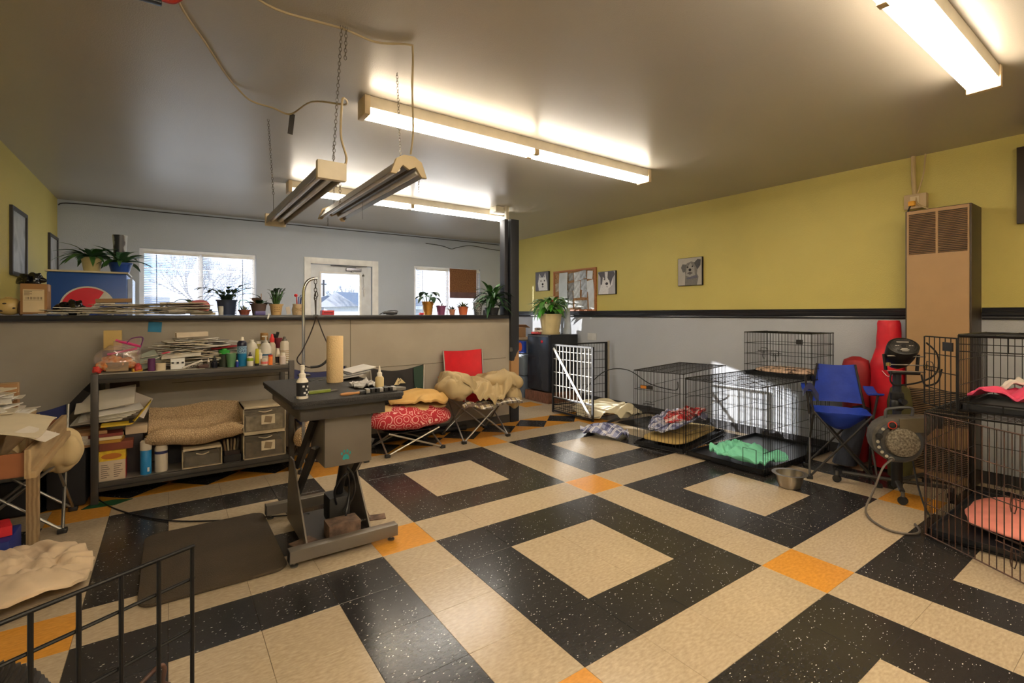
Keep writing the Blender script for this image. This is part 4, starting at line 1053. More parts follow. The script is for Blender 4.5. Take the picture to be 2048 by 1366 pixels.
# plant builder
def leaf_mesh(L, W, droop, mat, nseg=6, fold=.25, name='leaf'):
    b = MB(); rows = []
    for i in range(nseg + 1):
        t = i / nseg
        y = L * (t - droop * .12 * t * t); z = L * (.25 * t - droop * .55 * t * t)
        w = W * math.sin(math.pi * min(1, t * .93 + .07)) ** .8 * .5
        rows.append(((-w, y, z + w * fold), (0, y, z), (w, y, z + w * fold)))
    v = [p for r_ in rows for p in r_]; f = []
    for i in range(nseg):
        for k in (0, 1): f.append((i * 3 + k, i * 3 + k + 1, i * 3 + k + 4, i * 3 + k + 3))
    b.add(v, f)
    return b.mesh(name, mat, smooth=60)
def pot(t, r0, r1, h, mat, rim=.012, z=0.0, saucer=None):
    MB().lathe([(0, z), (r0, z), (r1, z + h - rim * 1.5), (r1 + .006, z + h - rim * 1.5), (r1 + .008, z + h), (r1 - .006, z + h), (r1 - .01, z + h - .02), (0, z + h - .02)], (0, 0, 0), 28).build('pot', mat, t, smooth=35)
    MB().lathe([(r1 - .012, z + h - .019), (r1 * .5, z + h - .012), (0, z + h - .01)], (0, 0, 0), 20).build('soil', SOIL, t, smooth=60)
    if saucer: MB().lathe([(0, z), (saucer, z), (saucer + .008, z + .03), (saucer, z + .03), (saucer - .01, z + .008), (0, z + .008)], (0, 0, 0), 28).build('saucer', mat, t, smooth=35)
def foliage(t, meshes, n, z, rad, pitch, seed, sc=(.7, 1.15), up=0.0, stem=None, stemh=(0, 0), stemmat=None):
    rnd = random.Random(seed); sm = MB()
    for k in range(n):
        a = 2 * math.pi * (k * .381966) + rnd.uniform(-.3, .3); rr = rad * math.sqrt(rnd.random())
        h = rnd.uniform(*stemh)
        base = Vector((rr * math.cos(a), rr * math.sin(a), z + h)); s_ = rnd.uniform(*sc)
        if stem: sm.tube(smooth_path([(base.x * .3, base.y * .3, z - .01), (base.x * .7, base.y * .7, z + h * .6), base], 3), stem, 5)
        put(meshes[k % len(meshes)], 'leaf', t, base, (R(rnd.uniform(*pitch)), 0, a - math.pi / 2), (s_, s_, s_))
    if stem: sm.build('stems', stemmat or GREENLEAF, t, smooth=60)
fp_ = thing('potted_plant', 'drooping variegated plant in a cream pot on the fridge', 'plant', (3.38, 4.36, .98))
pot(fp_, .125, .165, .30, M((208, 190, 142), .4), saucer=.14)
lm = [leaf_mesh(.27, .10, 1.5, M((84, 136, 62), .45, var=.25, scale=20)), leaf_mesh(.25, .09, 1.3, PALELEAF), leaf_mesh(.24, .09, 1.7, M((84, 166, 50), .45, var=.3, scale=30)), leaf_mesh(.26, .095, 1.4, M((176, 196, 156), .5, var=.3, scale=40))]
foliage(fp_, lm, 70, .30, .15, (-15, 50), 11, (.75, 1.0), stem=.004, stemh=(.02, .2))
for (x, y, z) in ((-.02, -.05, .46), (.05, -.02, .50), (-.06, .03, .43)): put(leaf_mesh(.12, .06, .6, M((206, 60, 78), .5)), 'flower', fp_, (x, y, z), (R(40), 0, R(150 + x * 900)))
tw = thing('stuffed_toy', 'heap of pink and white rope toys on the fridge', 'toy', (3.22, 4.50, .98))
rnd = random.Random(9)
for k in range(5):
    pts = [(rnd.uniform(-.05, .12), rnd.uniform(-.1, .09), .018 + .03 * (k % 3)) for _ in range(5)]
    MB().tube(smooth_path(pts, 5), .017, 7).build('rope', [M((222, 92, 96), .9), M((228, 214, 204), .9), M((150, 138, 128), .9)][k % 3], tw, smooth=60)
tag(bag('toy_paper_cone', 'pale blue paper cone beside the cream pot', [(0, .001), (.075, .002), (.06, .2), (.045, .38), (0, .385)], (3.63, 4.27, .98), M((196, 206, 220), .7), sy=.7, amp=.004), cat='cone')
# things behind the post
st = thing('wooden_stool', 'round turned-leg wooden stool beside the fridge', 'stool', (2.98, 4.93, 0))
STW = ramp_mat('stool_wood', 'wave', [(.2, (110, 54, 32)), (.8, (148, 82, 50))], .4, 5, (1, 1, 5), dist=3)
MB().lathe([(0, .60), (.14, .60), (.155, .61), (.155, .625), (.145, .635), (0, .635)], (0, 0, 0), 28).build('seat', STW, st, smooth=35)
for sx in (-1, 1):
    for sy in (-1, 1):
        b = MB(); n_ = 14; p0 = Vector((sx * .13, sy * .13, .0)); p1 = Vector((sx * .09, sy * .09, .60))
        b.tube([p0.lerp(p1, i / n_) for i in range(n_ + 1)], [.013, .012, .017, .012, .02, .018, .013, .017, .013, .021, .024, .018, .014, .018, .015], 8)
        b.build('leg', STW, st, smooth=60)
MB().cyl((-.115, -.115, .2), (.115, -.115, .2), .009, n=8).cyl((-.115, .115, .24), (.115, .115, .24), .009, n=8).cyl((-.115, -.115, .26), (-.115, .115, .26), .009, n=8).build('rungs', STW, st)
bl = thing('blue_flowers', 'bunch of blue artificial flowers on the wooden stool', 'flowers', (2.98, 4.93, .636))
b = MB(); g_ = MB()
for k in range(14):
    p = Vector((rnd.uniform(-.09, .09), rnd.uniform(-.09, .09), rnd.uniform(.05, .2))); g_.cyl((p.x * .3, p.y * .3, 0), p, .003, n=4)
    if k % 2: cushion(b, p, (.026, .026, .018), k, .012, 30, 2, 8, 6)
    else: g_.box(p, (.05, .03, .006), rz=k, rx=k * .4)
b.build('petals', M((54, 140, 214), .6), bl, smooth=60); g_.build('greenery', DARKLEAF, bl)
wt = thing('work_desk', 'pale desk in the back corner behind the post', 'desk', (3.22, 5.55, 0))
MB().bb(-.42, .5, -.42, .55, .86, .90).build('desktop', M((188, 160, 124), .6), wt, bevel=.004)
for x in (-.38, .44):
    for y in (-.38, .5): MB().bb(x - .03, x + .03, y - .03, y + .03, 0, .86).build('leg', M((60, 58, 58), .5), wt)
MB().box((-.3, -.36, .5), (.04, .05, .6), ry=R(-38)).build('brace', M((40, 40, 44), .5), wt)
mo = thing('computer_monitor', 'dark computer monitor on the back corner desk', 'monitor', (2.92, 5.28, .90), R(35))
MB().bb(-.2, .2, -.02, .06, .1, .44).build('housing', BLACKM, mo, bevel=.012)
MB().bb(-.17, .17, -.024, -.02, .14, .41).build('screen', M((120, 136, 160), .15), mo)
MB().bb(-.05, .05, -.02, .06, .02, .12).bb(-.12, .12, -.1, .1, 0, .02).build('stand', BLACKM, mo)
tag(MB().box((3.05, 5.2, .925), (.3, .2, .04), rz=R(20)).build('keyboard', M((52, 50, 50), .6), bevel=.006), 'black keyboard on the back corner desk', 'keyboard')
def carton(label, c, d, rz=0.0, name='carton', mat=KRAFT, tapec=(186, 152, 108), lab=None, open_=False):
    t = thing(name, label, 'box', (c[0], c[1], c[2]), rz)
    x, y, z = d[0] / 2, d[1] / 2, d[2]
    MB().bb(-x, x, -y, y, 0, z).build('carton_body', mat, t, bevel=.003)
    if open_:
        for s_ in (-1, 1): MB().box((s_ * (x + .05), 0, z + .02), (.12, 2 * y, .004), ry=R(s_ * 25)).build('flap', mat, t)
    else:
        MB().bb(-x - .0006, x + .0006, -.025, .025, z - .05, z + .0008).build('packing_tape', M(tapec, .4), t)
    return t
carton('open brown cardboard box between the monitor and fridge', (3.38, 5.32, .90), (.26, .3, .16), R(8), open_=True)
tag(MB().bb(3.2, 3.24, 4.78, 4.99, .68, .86).build('snack_box', M((32, 70, 180), .5)), 'bright blue snack box with an orange picture behind the fridge', 'box')
sb = bpy.data.objects['snack_box']; MB().prism(ell(4.885, .77, .05, .07), .002, basis((3.199, 0, 0), (0, 1, 0), (0, 0, 1), (-1, 0, 0)) ).build('picture_print', M((222, 110, 60), .5), sb)
bn = thing('storage_bin', 'grey plastic bin stack beside the fridge', 'bin', (3.28, 4.86, 0))
MB().bb(-.12, .12, -.13, .13, .0, .33).build('lower_bin', M((96, 106, 118), .35), bn, bevel=.02); MB().bb(-.12, .12, -.13, .13, .335, .66).build('upper_bin', M((110, 120, 130), .35), bn, bevel=.02)
tag(MB().bb(XR - .008, XR, 3.80, 3.98, .90, 1.0).build('wall_plate', M((206, 206, 204), .5)), 'blank white wall plate beside the fridge', 'plate')
cord('power_cord', 'black cord looping from the gate to the plaid crate', [(3.0, 3.2, .35), (3.3, 3.15, .55), (3.55, 3.0, .56), (3.6, 2.7, .42), (3.62, 2.45, .38), (3.55, 2.25, .4), (3.5, 2.2, .5)], .006, BLACKM)

# ================================================================== GROOMING TABLE
gtb = thing('grooming_table', 'black-topped hydraulic grooming table with a grey steel base', 'table', (-.47, 1.66, 0))
RUBBER = M((50, 48, 48), .75, var=.2, scale=60, bump=.6, bscale=220)
def rrect(w, d, r, n=5):
    o = []
    for cx, cy, a0 in ((w / 2 - r, d / 2 - r, 0), (-w / 2 + r, d / 2 - r, 90), (-w / 2 + r, -d / 2 + r, 180), (w / 2 - r, -d / 2 + r, 270)):
        for k in range(n + 1):
            a = R(a0 + 90 * k / n); o.append((cx + r * math.cos(a), cy + r * math.sin(a)))
    return o
top = MB().prism(rrect(.56, .93, .045), .022, Matrix.Translation((0, -.01, .838))).build('table_top', RUBBER, gtb, bevel=.006)
MB().prism(rrect(.55, .92, .045), .014, Matrix.Translation((0, -.01, .824))).build('under_board', BLACKM, gtb)
fr = MB(); fr.bb(-.235, .185, -.42, -.385, .755, .825); fr.bb(-.235, .185, .33, .365, .755, .825); fr.bb(-.235, -.2, -.385, .33, .755, .825); fr.bb(.15, .185, -.385, .33, .755, .825)
fr.build('top_frame', GUNM, gtb, bevel=.003)
GREYP = M((112, 104, 94), .42, .3, var=.06, scale=5)
MB().bb(-.105, .135, -.35, -.325, .49, .76).bb(-.105, -.085, -.325, -.05, .49, .76).bb(.115, .135, -.325, -.05, .49, .76).build('shroud', GREYP, gtb, bevel=.003)
pm = MB(); mpw = basis((.0, -.3506, .535), (1, 0, 0), (0, 0, 1), (0, -1, 0))
TEAL = M((30, 140, 138), .5)
pm.prism([(-.018, -.012), (-.012, -.018), (0, -.014), (.012, -.018), (.018, -.012), (.012, .006), (0, .013), (-.012, .006)], .0006, mpw)
for x, y in ((-.021, .016), (-.008, .027), (.008, .027), (.021, .016)): pm.prism(ell(x, y, .0052, .0085, 8), .0006, mpw)
pm.build('paw_print', TEAL, gtb)
# scissor arms
for x in (-.13, .16):
    a = MB(); a.tube([(x, .17, .37), (x, -.24, .72)], .024, 4, flat=.5); a.build('scissor_arm', GUNM, gtb)
    a = MB(); a.tube([(x, .19, .20), (x, -.26, .58)], .024, 4, flat=.5); a.build('scissor_arm', GUNM, gtb)
# triangular base plates
for x in (-.165, .17):
    MB().prism([(-.27, .035), (-.24, .065), (.10, .43), (.19, .43), (.26, .22), (.27, .035)], .008, basis((x, .02, 0), (0, 1, 0), (0, 0, 1), (1, 0, 0))).build('side_plate', GREYP, gtb)
MB().bb(-.16, .17, -.26, .28, .03, .05).build('base_plate', M((52, 46, 42), .6), gtb)
for y, dx_ in ((-.28, .0), (.44, .0)):
    bar = MB().bb(-.26, .30, y - .03, y + .03, .028, .09).build('base_bar', GREYP, gtb, bevel=.003)
    for x in (-.235, .27):
        MB().lathe([(0, 0), (.018, 0), (.02, .008), (.008, .012), (.008, .03), (0, .03)], (x, y, .0), 12).build('leveling_foot', DULLSTEEL, gtb)
    MB().bb(-.262, -.259, y - .031, y + .031, .027, .091).build('end_plug', BLACKM, gtb)
MB().bb(-.02, .10, -.10, .04, .09, .24).build('motor', M((34, 32, 30), .6), gtb, bevel=.02)
MB().cyl((.05, -.02, .22), (.05, -.15, .46), .024, n=14).cyl((.05, -.15, .46), (.05, -.18, .54), .012, n=10).build('actuator', BLACKM, gtb, smooth=40)
MB().tube(smooth_path([(.02, -.1, .2), (.0, -.14, .3), (.06, -.16, .38), (.09, -.1, .25), (.06, -.14, .14), (.09, -.05, .1)]), .006, 6).tube(smooth_path([(.04, -.12, .44), (.1, -.14, .36), (.11, -.12, .24), (.05, -.12, .16)]), .007, 6).build('hydraulic_hose', BLACKM, gtb, smooth=60)
RUSTB = ramp_mat('dusty_brown_metal', 'noise', [(.35, (72, 56, 46)), (.7, (124, 98, 80))], .85, 22, bump=.4)
MB().bb(-.055, .115, -.24, -.12, .05, .14).build('switch_box', RUSTB, gtb, bevel=.006)
MB().box((-.16, -.16, .055), (.12, .11, .008), rz=R(20)).build('foot_pedal', RUSTB, gtb, bevel=.003)
MB().cyl((.12, -.12, .08), (.21, -.1, .08), .008, n=8).build('pedal_rod', DULLSTEEL, gtb)
MB().box((.25, -.10, .072), (.10, .075, .006), rz=R(-15)).box((.20, -.085, .10), (.006, .075, .065), rz=R(-15), ry=R(-25)).build('foot_pedal', RUSTB, gtb)
# grooming arm with noose
ga = thing('noose_stand', 'chrome grooming arm with a hanging black noose', 'grooming arm', (-.50, 2.16, 0))
CHROME = M((196, 198, 200), .18, .95, var=.02)
MB().tube(smooth_path([(0, 0, .30), (0, 0, .70), (0, 0, 1.1), (0, 0, 1.38), (.006, 0, 1.45), (.028, 0, 1.495), (.06, 0, 1.512), (.085, 0, 1.515)], 5), .0105, 10).build('pole', CHROME, ga, smooth=60)
MB().box((0, -.03, .80), (.05, .09, .06)).box((0, -.02, .875), (.07, .06, .014)).build('clamp', M((64, 62, 60), .4, .6), ga, bevel=.005)
cb = chain(MB(), (.075, 0, 1.505), (.075, 0, 1.37), .034, .0024); cb.tube(smooth_path([(.075, 0, 1.38), (.09, 0, 1.40), (.08, 0, 1.43), (.068, 0, 1.40), (.075, 0, 1.36)], 4), .003, 5)
cb.cyl((.075, 0, 1.37), (.077, 0, 1.27), .007, .004, 8)
cb.build('swivel_chain', M((92, 90, 88), .35, .8), ga)
MB().box((.078, 0, 1.262), (.03, .012, .022)).build('noose_slide', BLACKM, ga, bevel=.004)
np_ = [(.078, 0, 1.24), (.045, .0, 1.14), (-.01, 0, 1.02), (-.04, 0, .965), (-.025, 0, .93), (.04, 0, .905), (.11, 0, .915), (.160, 0, .965), (.155, 0, 1.03), (.115, 0, 1.14), (.080, 0, 1.24)]
MB().tube(smooth_path([(p[0], -.01 - .02 * (k % 3) * .2, p[2] + .02) for k, p in enumerate(np_)], 6), .0042, 6).build('noose', M((44, 32, 32), .5), ga, smooth=60)
MB().tube(smooth_path([(.04, -.015, .925), (.10, -.015, .931), (.145, -.015, .965), (.160, -.015, 1.01)], 6), .0085, 8).build('noose_sleeve', BLACKM, ga, smooth=60)
cord('power_cord', 'thin black power cord running from the grooming table along the floor', [(-.52, 1.9, .05), (-.72, 2.12, .008), (-.9, 2.2, .006), (-1.2, 2.4, .006), (-1.45, 2.75, .006), (-1.6, 3.1, .006), (-1.68, 3.3, .05)], .0045, BLACKM)
# mat
mt_ = MB().prism(rrect(.60, .85, .07), .018, Matrix.Translation((0, 0, .0004))).build('floor_mat', M((70, 58, 42), .85, var=.14, scale=5, bump=.5, bscale=160), bevel=.012)
mt_.location = (-1.03, 1.79, 0); mt_.rotation_euler = (0, 0, R(0)); tag(mt_, 'brown rubber anti-fatigue mat on the floor left of the table', 'mat')

# ---- things on the grooming table (top at z = .860)
ZT = .8605
pt_ = thing('paper_towel_roll', 'upright roll of cream paper towels on the grooming table', 'paper towels', (-.395, 1.80, ZT))
TOWEL = M((226, 196, 148), .9, var=.04, bump=.5, bscale=110)
MB().lathe([(.020, 0), (.046, 0), (.048, .004), (.048, .278), (.046, .282), (.020, .282), (.020, 0)], (0, 0, 0), 36).build('roll', TOWEL, pt_, smooth=35)
MB().lathe([(.0199, .01), (.0199, .28), (.018, .28), (.018, .01)], (0, 0, 0), 20).build('core', KRAFT, pt_)
def bottle(label, loc, prof, mat, cap=None, capprof=None, band=None, bandmat=None, name='bottle', cat='bottle', group='bottles and jars', extra=None, n=20):
    t = thing(name, label, cat, loc, 0, group)
    MB().lathe(prof, (0, 0, 0), n).build('bottle_body', mat, t, smooth=35)
    if capprof: MB().lathe(capprof, (0, 0, 0), n).build('cap', cap, t, smooth=35)
    if band:
        r, z0, z1 = band
        MB().lathe([(r - .001, z0), (r + .0008, z0), (r + .0008, z1), (r - .001, z1)], (0, 0, 0), n).build('label_band', bandmat, t, smooth=35)
    return t
WP = M((230, 222, 208), .4); NATURAL = M((214, 208, 194), .35)
sb_ = bottle('white spray bottle with a black and white label at the front of the table', (-.685, 1.29, ZT), [(0, 0), (.025, 0), (.027, .004), (.027, .085), (.018, .1), (.013, .104), (0, .104)], WP, WP, [(.015, .1), (.015, .122), (.009, .126), (.009, .142), (.011, .143), (.0105, .163), (.006, .165), (0, .165)], (.027, .014, .08), M((30, 30, 32), .5))
lw = MB()
for k, (z, a0) in enumerate([(.03, -20), (.045, 0), (.06, 15), (.03, 30), (.062, -30), (.02, 5)]):
    a = R(a0 - 60); lw.box((math.cos(a) * .0283, math.sin(a) * .0283, z), (.010, .0006, .009), rz=a + R(90))
lw.build('label_print', M((220, 218, 212), .6), sb_)
bottle('cream applicator bottle with a pointed nozzle on the table', (-.27, 1.37, ZT), [(0, 0), (.022, 0), (.0235, .004), (.0235, .06), (.017, .07), (.012, .072), (0, .072)], M((206, 184, 138), .4), WP, [(.014, .07), (.014, .09), (.008, .092), (.003, .128), (0, .13)])
nc = thing('nail_clipper', 'green-handled nail clippers lying on the table', 'clippers', (-.56, 1.42, ZT), R(8))
MB().prism([(-.075, -.014), (.03, -.012), (.045, -.006), (.045, .006), (.02, .012), (-.04, .014), (-.075, .008)], .016).build('handle', M((112, 124, 44), .5), nc, bevel=.004)
MB().prism([(.04, -.007), (.07, -.008), (.085, 0), (.07, .008), (.04, .007)], .008).build('jaw', DULLSTEEL, nc, bevel=.001)
tb = thing('tool_roll', 'black tray of combs and blades at the table front edge', 'tray', (-.31, 1.27, ZT), R(3))
MB().bb(-.085, .085, -.045, .045, 0, .006).build('tray_base', BLACKM, tb)
for k in range(7): MB().box((-.07 + k * .024, -.02, .016), (.02, .045, .02), rz=R(8 * (k % 3 - 1))).build('blade', M((46, 44, 44) if k % 3 else (150, 146, 140), .4, .4), tb, bevel=.002)
br_ = thing('wooden_brush', 'wooden-handled brush lying at the front edge of the table', 'brush', (-.47, 1.245, ZT), R(4))
MB().lathe([(0, -.05), (.006, -.045), (.009, -.01), (.006, .03), (.007, .05), (0, .052)], (0, 0, 0), 12, Matrix.Translation((0, 0, .009)) @ Matrix.Rotation(R(90), 4, 'Y')).build('handle', M((176, 122, 66), .5), br_, smooth=40)
MB().bb(.05, .09, -.014, .014, 0, .018).build('bristle_head', BLACKM, br_, bevel=.003)
o = drape(MB(), (-.30, 1.50, ZT), .085, .10, lambda x, y: .004, 3.9, .03, 14, 24, .002, 0, .25).build('crumpled_wrapper', M((186, 184, 182), .6, var=.25, scale=14), smooth=60); tag(o, 'crumpled silver and white wrappers on the table corner', 'wrapper')
tag(MB().prism([(-.03, -.01), (.02, -.014), (.035, .0), (.01, .012), (-.02, .01)], .012, Matrix.Translation((-.235, 1.30, ZT + .007))).build('hair_clip', M((20, 120, 74), .5), bevel=.003), 'small green clip among the tools on the table', 'clip')
gray_r = tag(MB().prism([(-.04, -.03), (.05, -.02), (.03, .05), (-.01, .03)], .014, Matrix.Translation((-.215, 1.27, ZT + .002))).build('grey_rag', M((112, 106, 98), .8)), 'grey rag on the front right table corner', 'rag')
mg = MB(); rm = random.Random(5)
for k in range(5):
    o = MB().box((0, 0, 0), (.16, .22, .006), ry=R(-10), rz=0).build('magazine', M([(190, 188, 184), (96, 92, 92), (168, 166, 160), (70, 70, 74), (206, 202, 196)][k], .4))
    o.location = (-.26 + .012 * k, 1.90 + .01 * k, ZT + .022 + .009 * k); o.rotation_euler = (0, 0, R(-25 + 7 * k)); tag(o, ['lowest pale', 'second, dark', 'middle grey', 'fourth, near-black', 'topmost white'][k] + ' magazine of the fan behind the towel roll', 'magazine', 'magazines on the grooming table')
tag(MB().cyl((-.46, 1.93, ZT + .003), (-.20, 1.96, ZT + .003), .003, n=6).build('steel_comb_rod', DULLSTEEL), 'thin steel rod lying behind the towel roll', 'rod')
sc_ = thing('scissors', 'dark-handled scissors at the back of the table', 'scissors', (-.50, 1.95, ZT), R(20))
MB().prism([(0, -.004), (.09, 0), (0, .004)], .003).build('blades', STEEL, sc_)
for s_ in (-1, 1): MB().tube([(-.03 + .02 * math.cos(a), s_ * .016 + .012 * math.sin(a), .004) for a in [k * math.pi / 5 for k in range(10)]], .0035, 6, closed=True).build('finger_ring', BLACKM, sc_)

# ================================================================== STEEL SHELF UNIT
su = thing('shelf_unit', 'low two-tier steel shelf unit against the half wall', 'shelf', (-1.015, 3.235, 0))
for x in (-.605, .605):
    for y in (-.195, .195): MB().bb(x - .02, x + .02, y - .02, y + .02, 0, .90 if x > 0 else .875).build('leg', GUNM, su, bevel=.003)
def tier(nm, z):
    b = MB().bb(-.585, .585, -.175, .175, z - .008, z)
    b.build(nm, M((132, 126, 116), .5, .2), su)
    f = MB(); f.bb(-.585, .585, -.21, -.178, z - .058, z + .0); f.bb(-.585, .585, .178, .21, z - .058, z)
    f.build('front_rail' , GUNM, su, bevel=.004)
    MB().bb(-.61, -.59, -.175, .175, z - .05, z).bb(.59, .61, -.175, .175, z - .05, z).build('end_rail', GUNM, su)
    MB().bb(-.585, .585, -.214, -.21, z - .035, z - .028).build('rail_groove', BLACKM, su)
tier('upper_shelf', .868); tier('lower_shelf', .14)
ZS, ZL = .8685, .1405
tag(MB().bb(-1.60, -1.0, 3.045, 3.16, ZS, ZS + .002).build('liner_paper', M((206, 200, 188), .8)), 'white liner paper at the front of the upper shelf', 'paper')
# upper shelf, left to right
cb1 = thing('cream_box', 'plain cream box standing on a black one at the shelf back', 'box', (-1.545, 3.31, ZS + .15))
MB().bb(-.05, .05, -.03, .03, 0, .14).build('carton_body', M((206, 176, 110), .7), cb1, bevel=.002)
tag(MB().bb(-1.60, -1.49, 3.26, 3.36, ZS, ZS + .149).build('black_box', M((38, 36, 40), .5), bevel=.004), 'black box under the cream box on the shelf', 'box')
zb_ = thing('zip_bag', 'clear pink-edged zip bag of orange treats on the shelf', 'bag', (-1.50, 3.12, ZS))
CLR = clear('clear_plastic', (1, 1, 1), .12, .18, (226, 200, 196), .1)
b = MB(); cushion(b, (0, 0, .085), (.115, .055, .095), 4, .03, 14, 2.6, 28, 18); b.build('bag_film', CLR, zb_, smooth=60)
MB().sheet(lambda u, v: (-.03 + u * .15, .02 + .02 * math.sin(v * 3), .13 + v * .09 + .02 * u), 8, 6, .0008).build('upper_film', CLR, zb_)
b = MB(); cushion(b, (-.01, .0, .055), (.095, .04, .05), 8, .03, 20, 2.4, 28, 18); b.build('treats', ramp_mat('orange_treats', 'noise', [(.35, (206, 110, 44)), (.5, (226, 150, 90)), (.68, (196, 176, 150))], .7, 46), zb_, smooth=60)
MB().box((-.005, -.046, .045), (.12, .004, .06)).build('inner_card', M((150, 128, 100), .7), zb_)
MB().tube([(-.06, -.02, .13), (.1, -.01, .165)], .004, 5, flat=1.8).tube([(-.02, .03, .225), (.12, .035, .175)], .005, 5, flat=1.8).build('zip_strip', M((206, 46, 120), .5), zb_)
MB().tube(smooth_path([(.04, .03, .2), (.07, .035, .235), (.13, .035, .24), (.12, .035, .18), (.10, .03, .12)]), .004, 5).build('purple_zip', M((112, 44, 120), .5), zb_)
b = MB(); cushion(b, (-.112, -.02, .026), (.022, .022, .026), 5, .012, 60, 2, 20, 14); b.build('red_wrapper', M((206, 58, 52), .5, var=.3, scale=40), zb_, smooth=50)
b = MB(); cushion(b, (.105, -.02, .028), (.018, .022, .028), 6, .012, 60, 2, 20, 14); b.build('red_wrapper', M((190, 70, 66), .5, var=.4, scale=40), zb_, smooth=50)
bottle('purple cylinder tin at the front of the upper shelf', (-1.318, 3.09, ZS + .002), [(0, 0), (.022, 0), (.022, .088), (.019, .09), (0, .09)], M((92, 42, 92), .4))
bottle('low white tub beside the purple tin', (-1.265, 3.10, ZS + .002), [(0, 0), (.03, 0), (.031, .05), (.027, .054), (0, .054)], M((214, 198, 168), .5), name='tub', cat='tub')
tag(MB().box((-1.40, 3.10, ZS + .014), (.06, .03, .024), rz=R(20)).build('tape_measure', M((196, 150, 40), .5), bevel=.006), 'small yellow gadget beside the zip bag', 'gadget')
cd_ = thing('clip_card', 'white card holding black clips on the shelf', 'card', (-1.165, 3.08, ZS + .003))
MB().box((0, 0, .045), (.085, .002, .085), rx=R(-8)).build('card', WHITEP, cd_)
for k in range(3): MB().box((-.03 + .03 * k, -.006, .05), (.014, .008, .012)).build('clip', BLACKM, cd_)
cm = thing('grooming_comb', 'white-toothed grooming comb propped on the papers', 'comb', (-1.075, 3.07, ZS + .004), R(6))
cbm = MB().box((0, 0, .035), (.13, .008, .012), ry=R(-22))
cbm.build('comb_spine', M((206, 200, 188), .4), cm)
tt = MB()
for k in range(14): tt.cyl((-.055 + k * .0085, 0, .014 + k * .0033), (-.05 + k * .0085, 0, .0 + k * .0018), .0016, n=4)
tt.build('comb_teeth', M((206, 200, 188), .4), cm)
tag(MB().prism([(-.045, 0), (-.03, -.02), (.03, -.02), (.05, 0), (.02, .02), (-.03, .018)], .03, Matrix.Translation((-1.01, 3.10, ZS + .002))).build('brown_pouch', M((80, 56, 50), .7), bevel=.008), 'small brown pouch beside the dropper bottles', 'pouch')
bottle('clear dropper bottle with a white tip, left of the dark one', (-.975, 3.10, ZS + .002), [(0, 0), (.013, 0), (.013, .04), (.007, .046), (0, .046)], M((110, 106, 100), .3), WP, [(.008, .045), (.008, .058), (.003, .06), (.002, .075), (0, .076)])
bottle('dark glass dropper bottle with a black cap', (-.937, 3.09, ZS + .002), [(0, 0), (.018, 0), (.019, .003), (.019, .045), (.01, .055), (0, .055)], M((28, 30, 40), .25), BLACKP, [(.012, .052), (.012, .07), (.007, .073), (.005, .09), (0, .092)])
bottle('dark bottle with a bright green lid behind the cup', (-.868, 3.16, ZS), [(0, 0), (.036, 0), (.037, .09), (.03, .1), (0, .1)], M((58, 66, 56), .4), M((40, 150, 44), .4), [(.0385, .098), (.0385, .125), (.034, .128), (.018, .13), (.016, .14), (0, .14)])
gc = thing('green_cup', 'sage green plastic cup on the upper shelf', 'cup', (-.828, 3.09, ZS))
MB().lathe([(0, 0), (.026, 0), (.035, .105), (.033, .105), (.025, .004), (0, .004)], (0, 0, 0), 28).build('cup_body', M((92, 136, 96), .5), gc, smooth=35)
bottle('tiny blue bottle with a white cap at the shelf edge', (-.79, 3.065, ZS), [(0, 0), (.0105, 0), (.0105, .042), (0, .042)], M((38, 58, 150), .4), WP, [(.007, .042), (.006, .052), (0, .053)])
can = bottle('blue and navy aerosol coolant can with bold lettering', (-.752, 3.12, ZS), [(0, 0), (.032, 0), (.033, .004), (.033, .16)], M((28, 120, 170), .3), WP, [(.018, .2), (.014, .212), (.011, .228), (0, .23)], name='spray_can', cat='spray can')
MB().lathe([(.0332, .155), (.0332, .18), (.03, .19), (.02, .2), (0, .201)], (0, 0, 0), 24).build('navy_shoulder', M((24, 24, 52), .3), can, smooth=35)
MB().lathe([(.0325, .10), (.0336, .1), (.0336, .156), (.0325, .156)], (0, 0, 0), 24).build('pale_label', M((150, 190, 214), .4), can, smooth=35)
for k, tx in enumerate(('COOL', 'CARE')):
    text_mb(tx, .03, M((30, 30, 110), .4), 'lettering', can, Matrix.Translation((0, 0, .139 - .024 * k)) @ Matrix.Rotation(R(8), 4, 'Z'), .0004, bend=.0338, sx=.95)
bottle('white plastic jug without a cap, behind the spray bottles', (-.672, 3.22, ZS), [(0, 0), (.042, 0), (.044, .006), (.044, .135), (.035, .165), (.02, .18), (.017, .183), (.017, .2), (0, .2)], NATURAL)
bottle('bottle with a white cap and yellow ring, behind the white jug', (-.612, 3.31, ZS), [(0, 0), (.034, 0), (.035, .13), (.02, .15), (0, .15)], M((196, 180, 132), .4), WP, [(.019, .158), (.019, .18), (0, .181)], (.017, .148, .16), M((196, 180, 40), .4))
bottle('small white spray bottle with black pump and lime label', (-.70, 3.08, ZS), [(0, 0), (.022, 0), (.023, .004), (.023, .065), (.014, .078), (0, .078)], WP, M((44, 28, 38), .4), [(.012, .076), (.012, .09), (.007, .094), (.006, .108), (0, .11)], (.023, .04, .064), M((140, 168, 30), .5))
bottle('slim upright yellow tube with a black base cap', (-.652, 3.08, ZS), [(.014, .018), (.016, .03), (.012, .13), (.011, .134), (0, .134)], M((196, 190, 26), .4), BLACKP, [(0, 0), (.0155, 0), (.0155, .018), (0, .018)], name='tube', cat='tube')
bottle('white nozzle bottle between the yellow tube and pump bottle', (-.628, 3.12, ZS), [(0, 0), (.018, 0), (.018, .075), (.012, .082), (0, .082)], WP, WP, [(.02, .08), (.019, .092), (.011, .1), (.008, .125), (0, .128)])
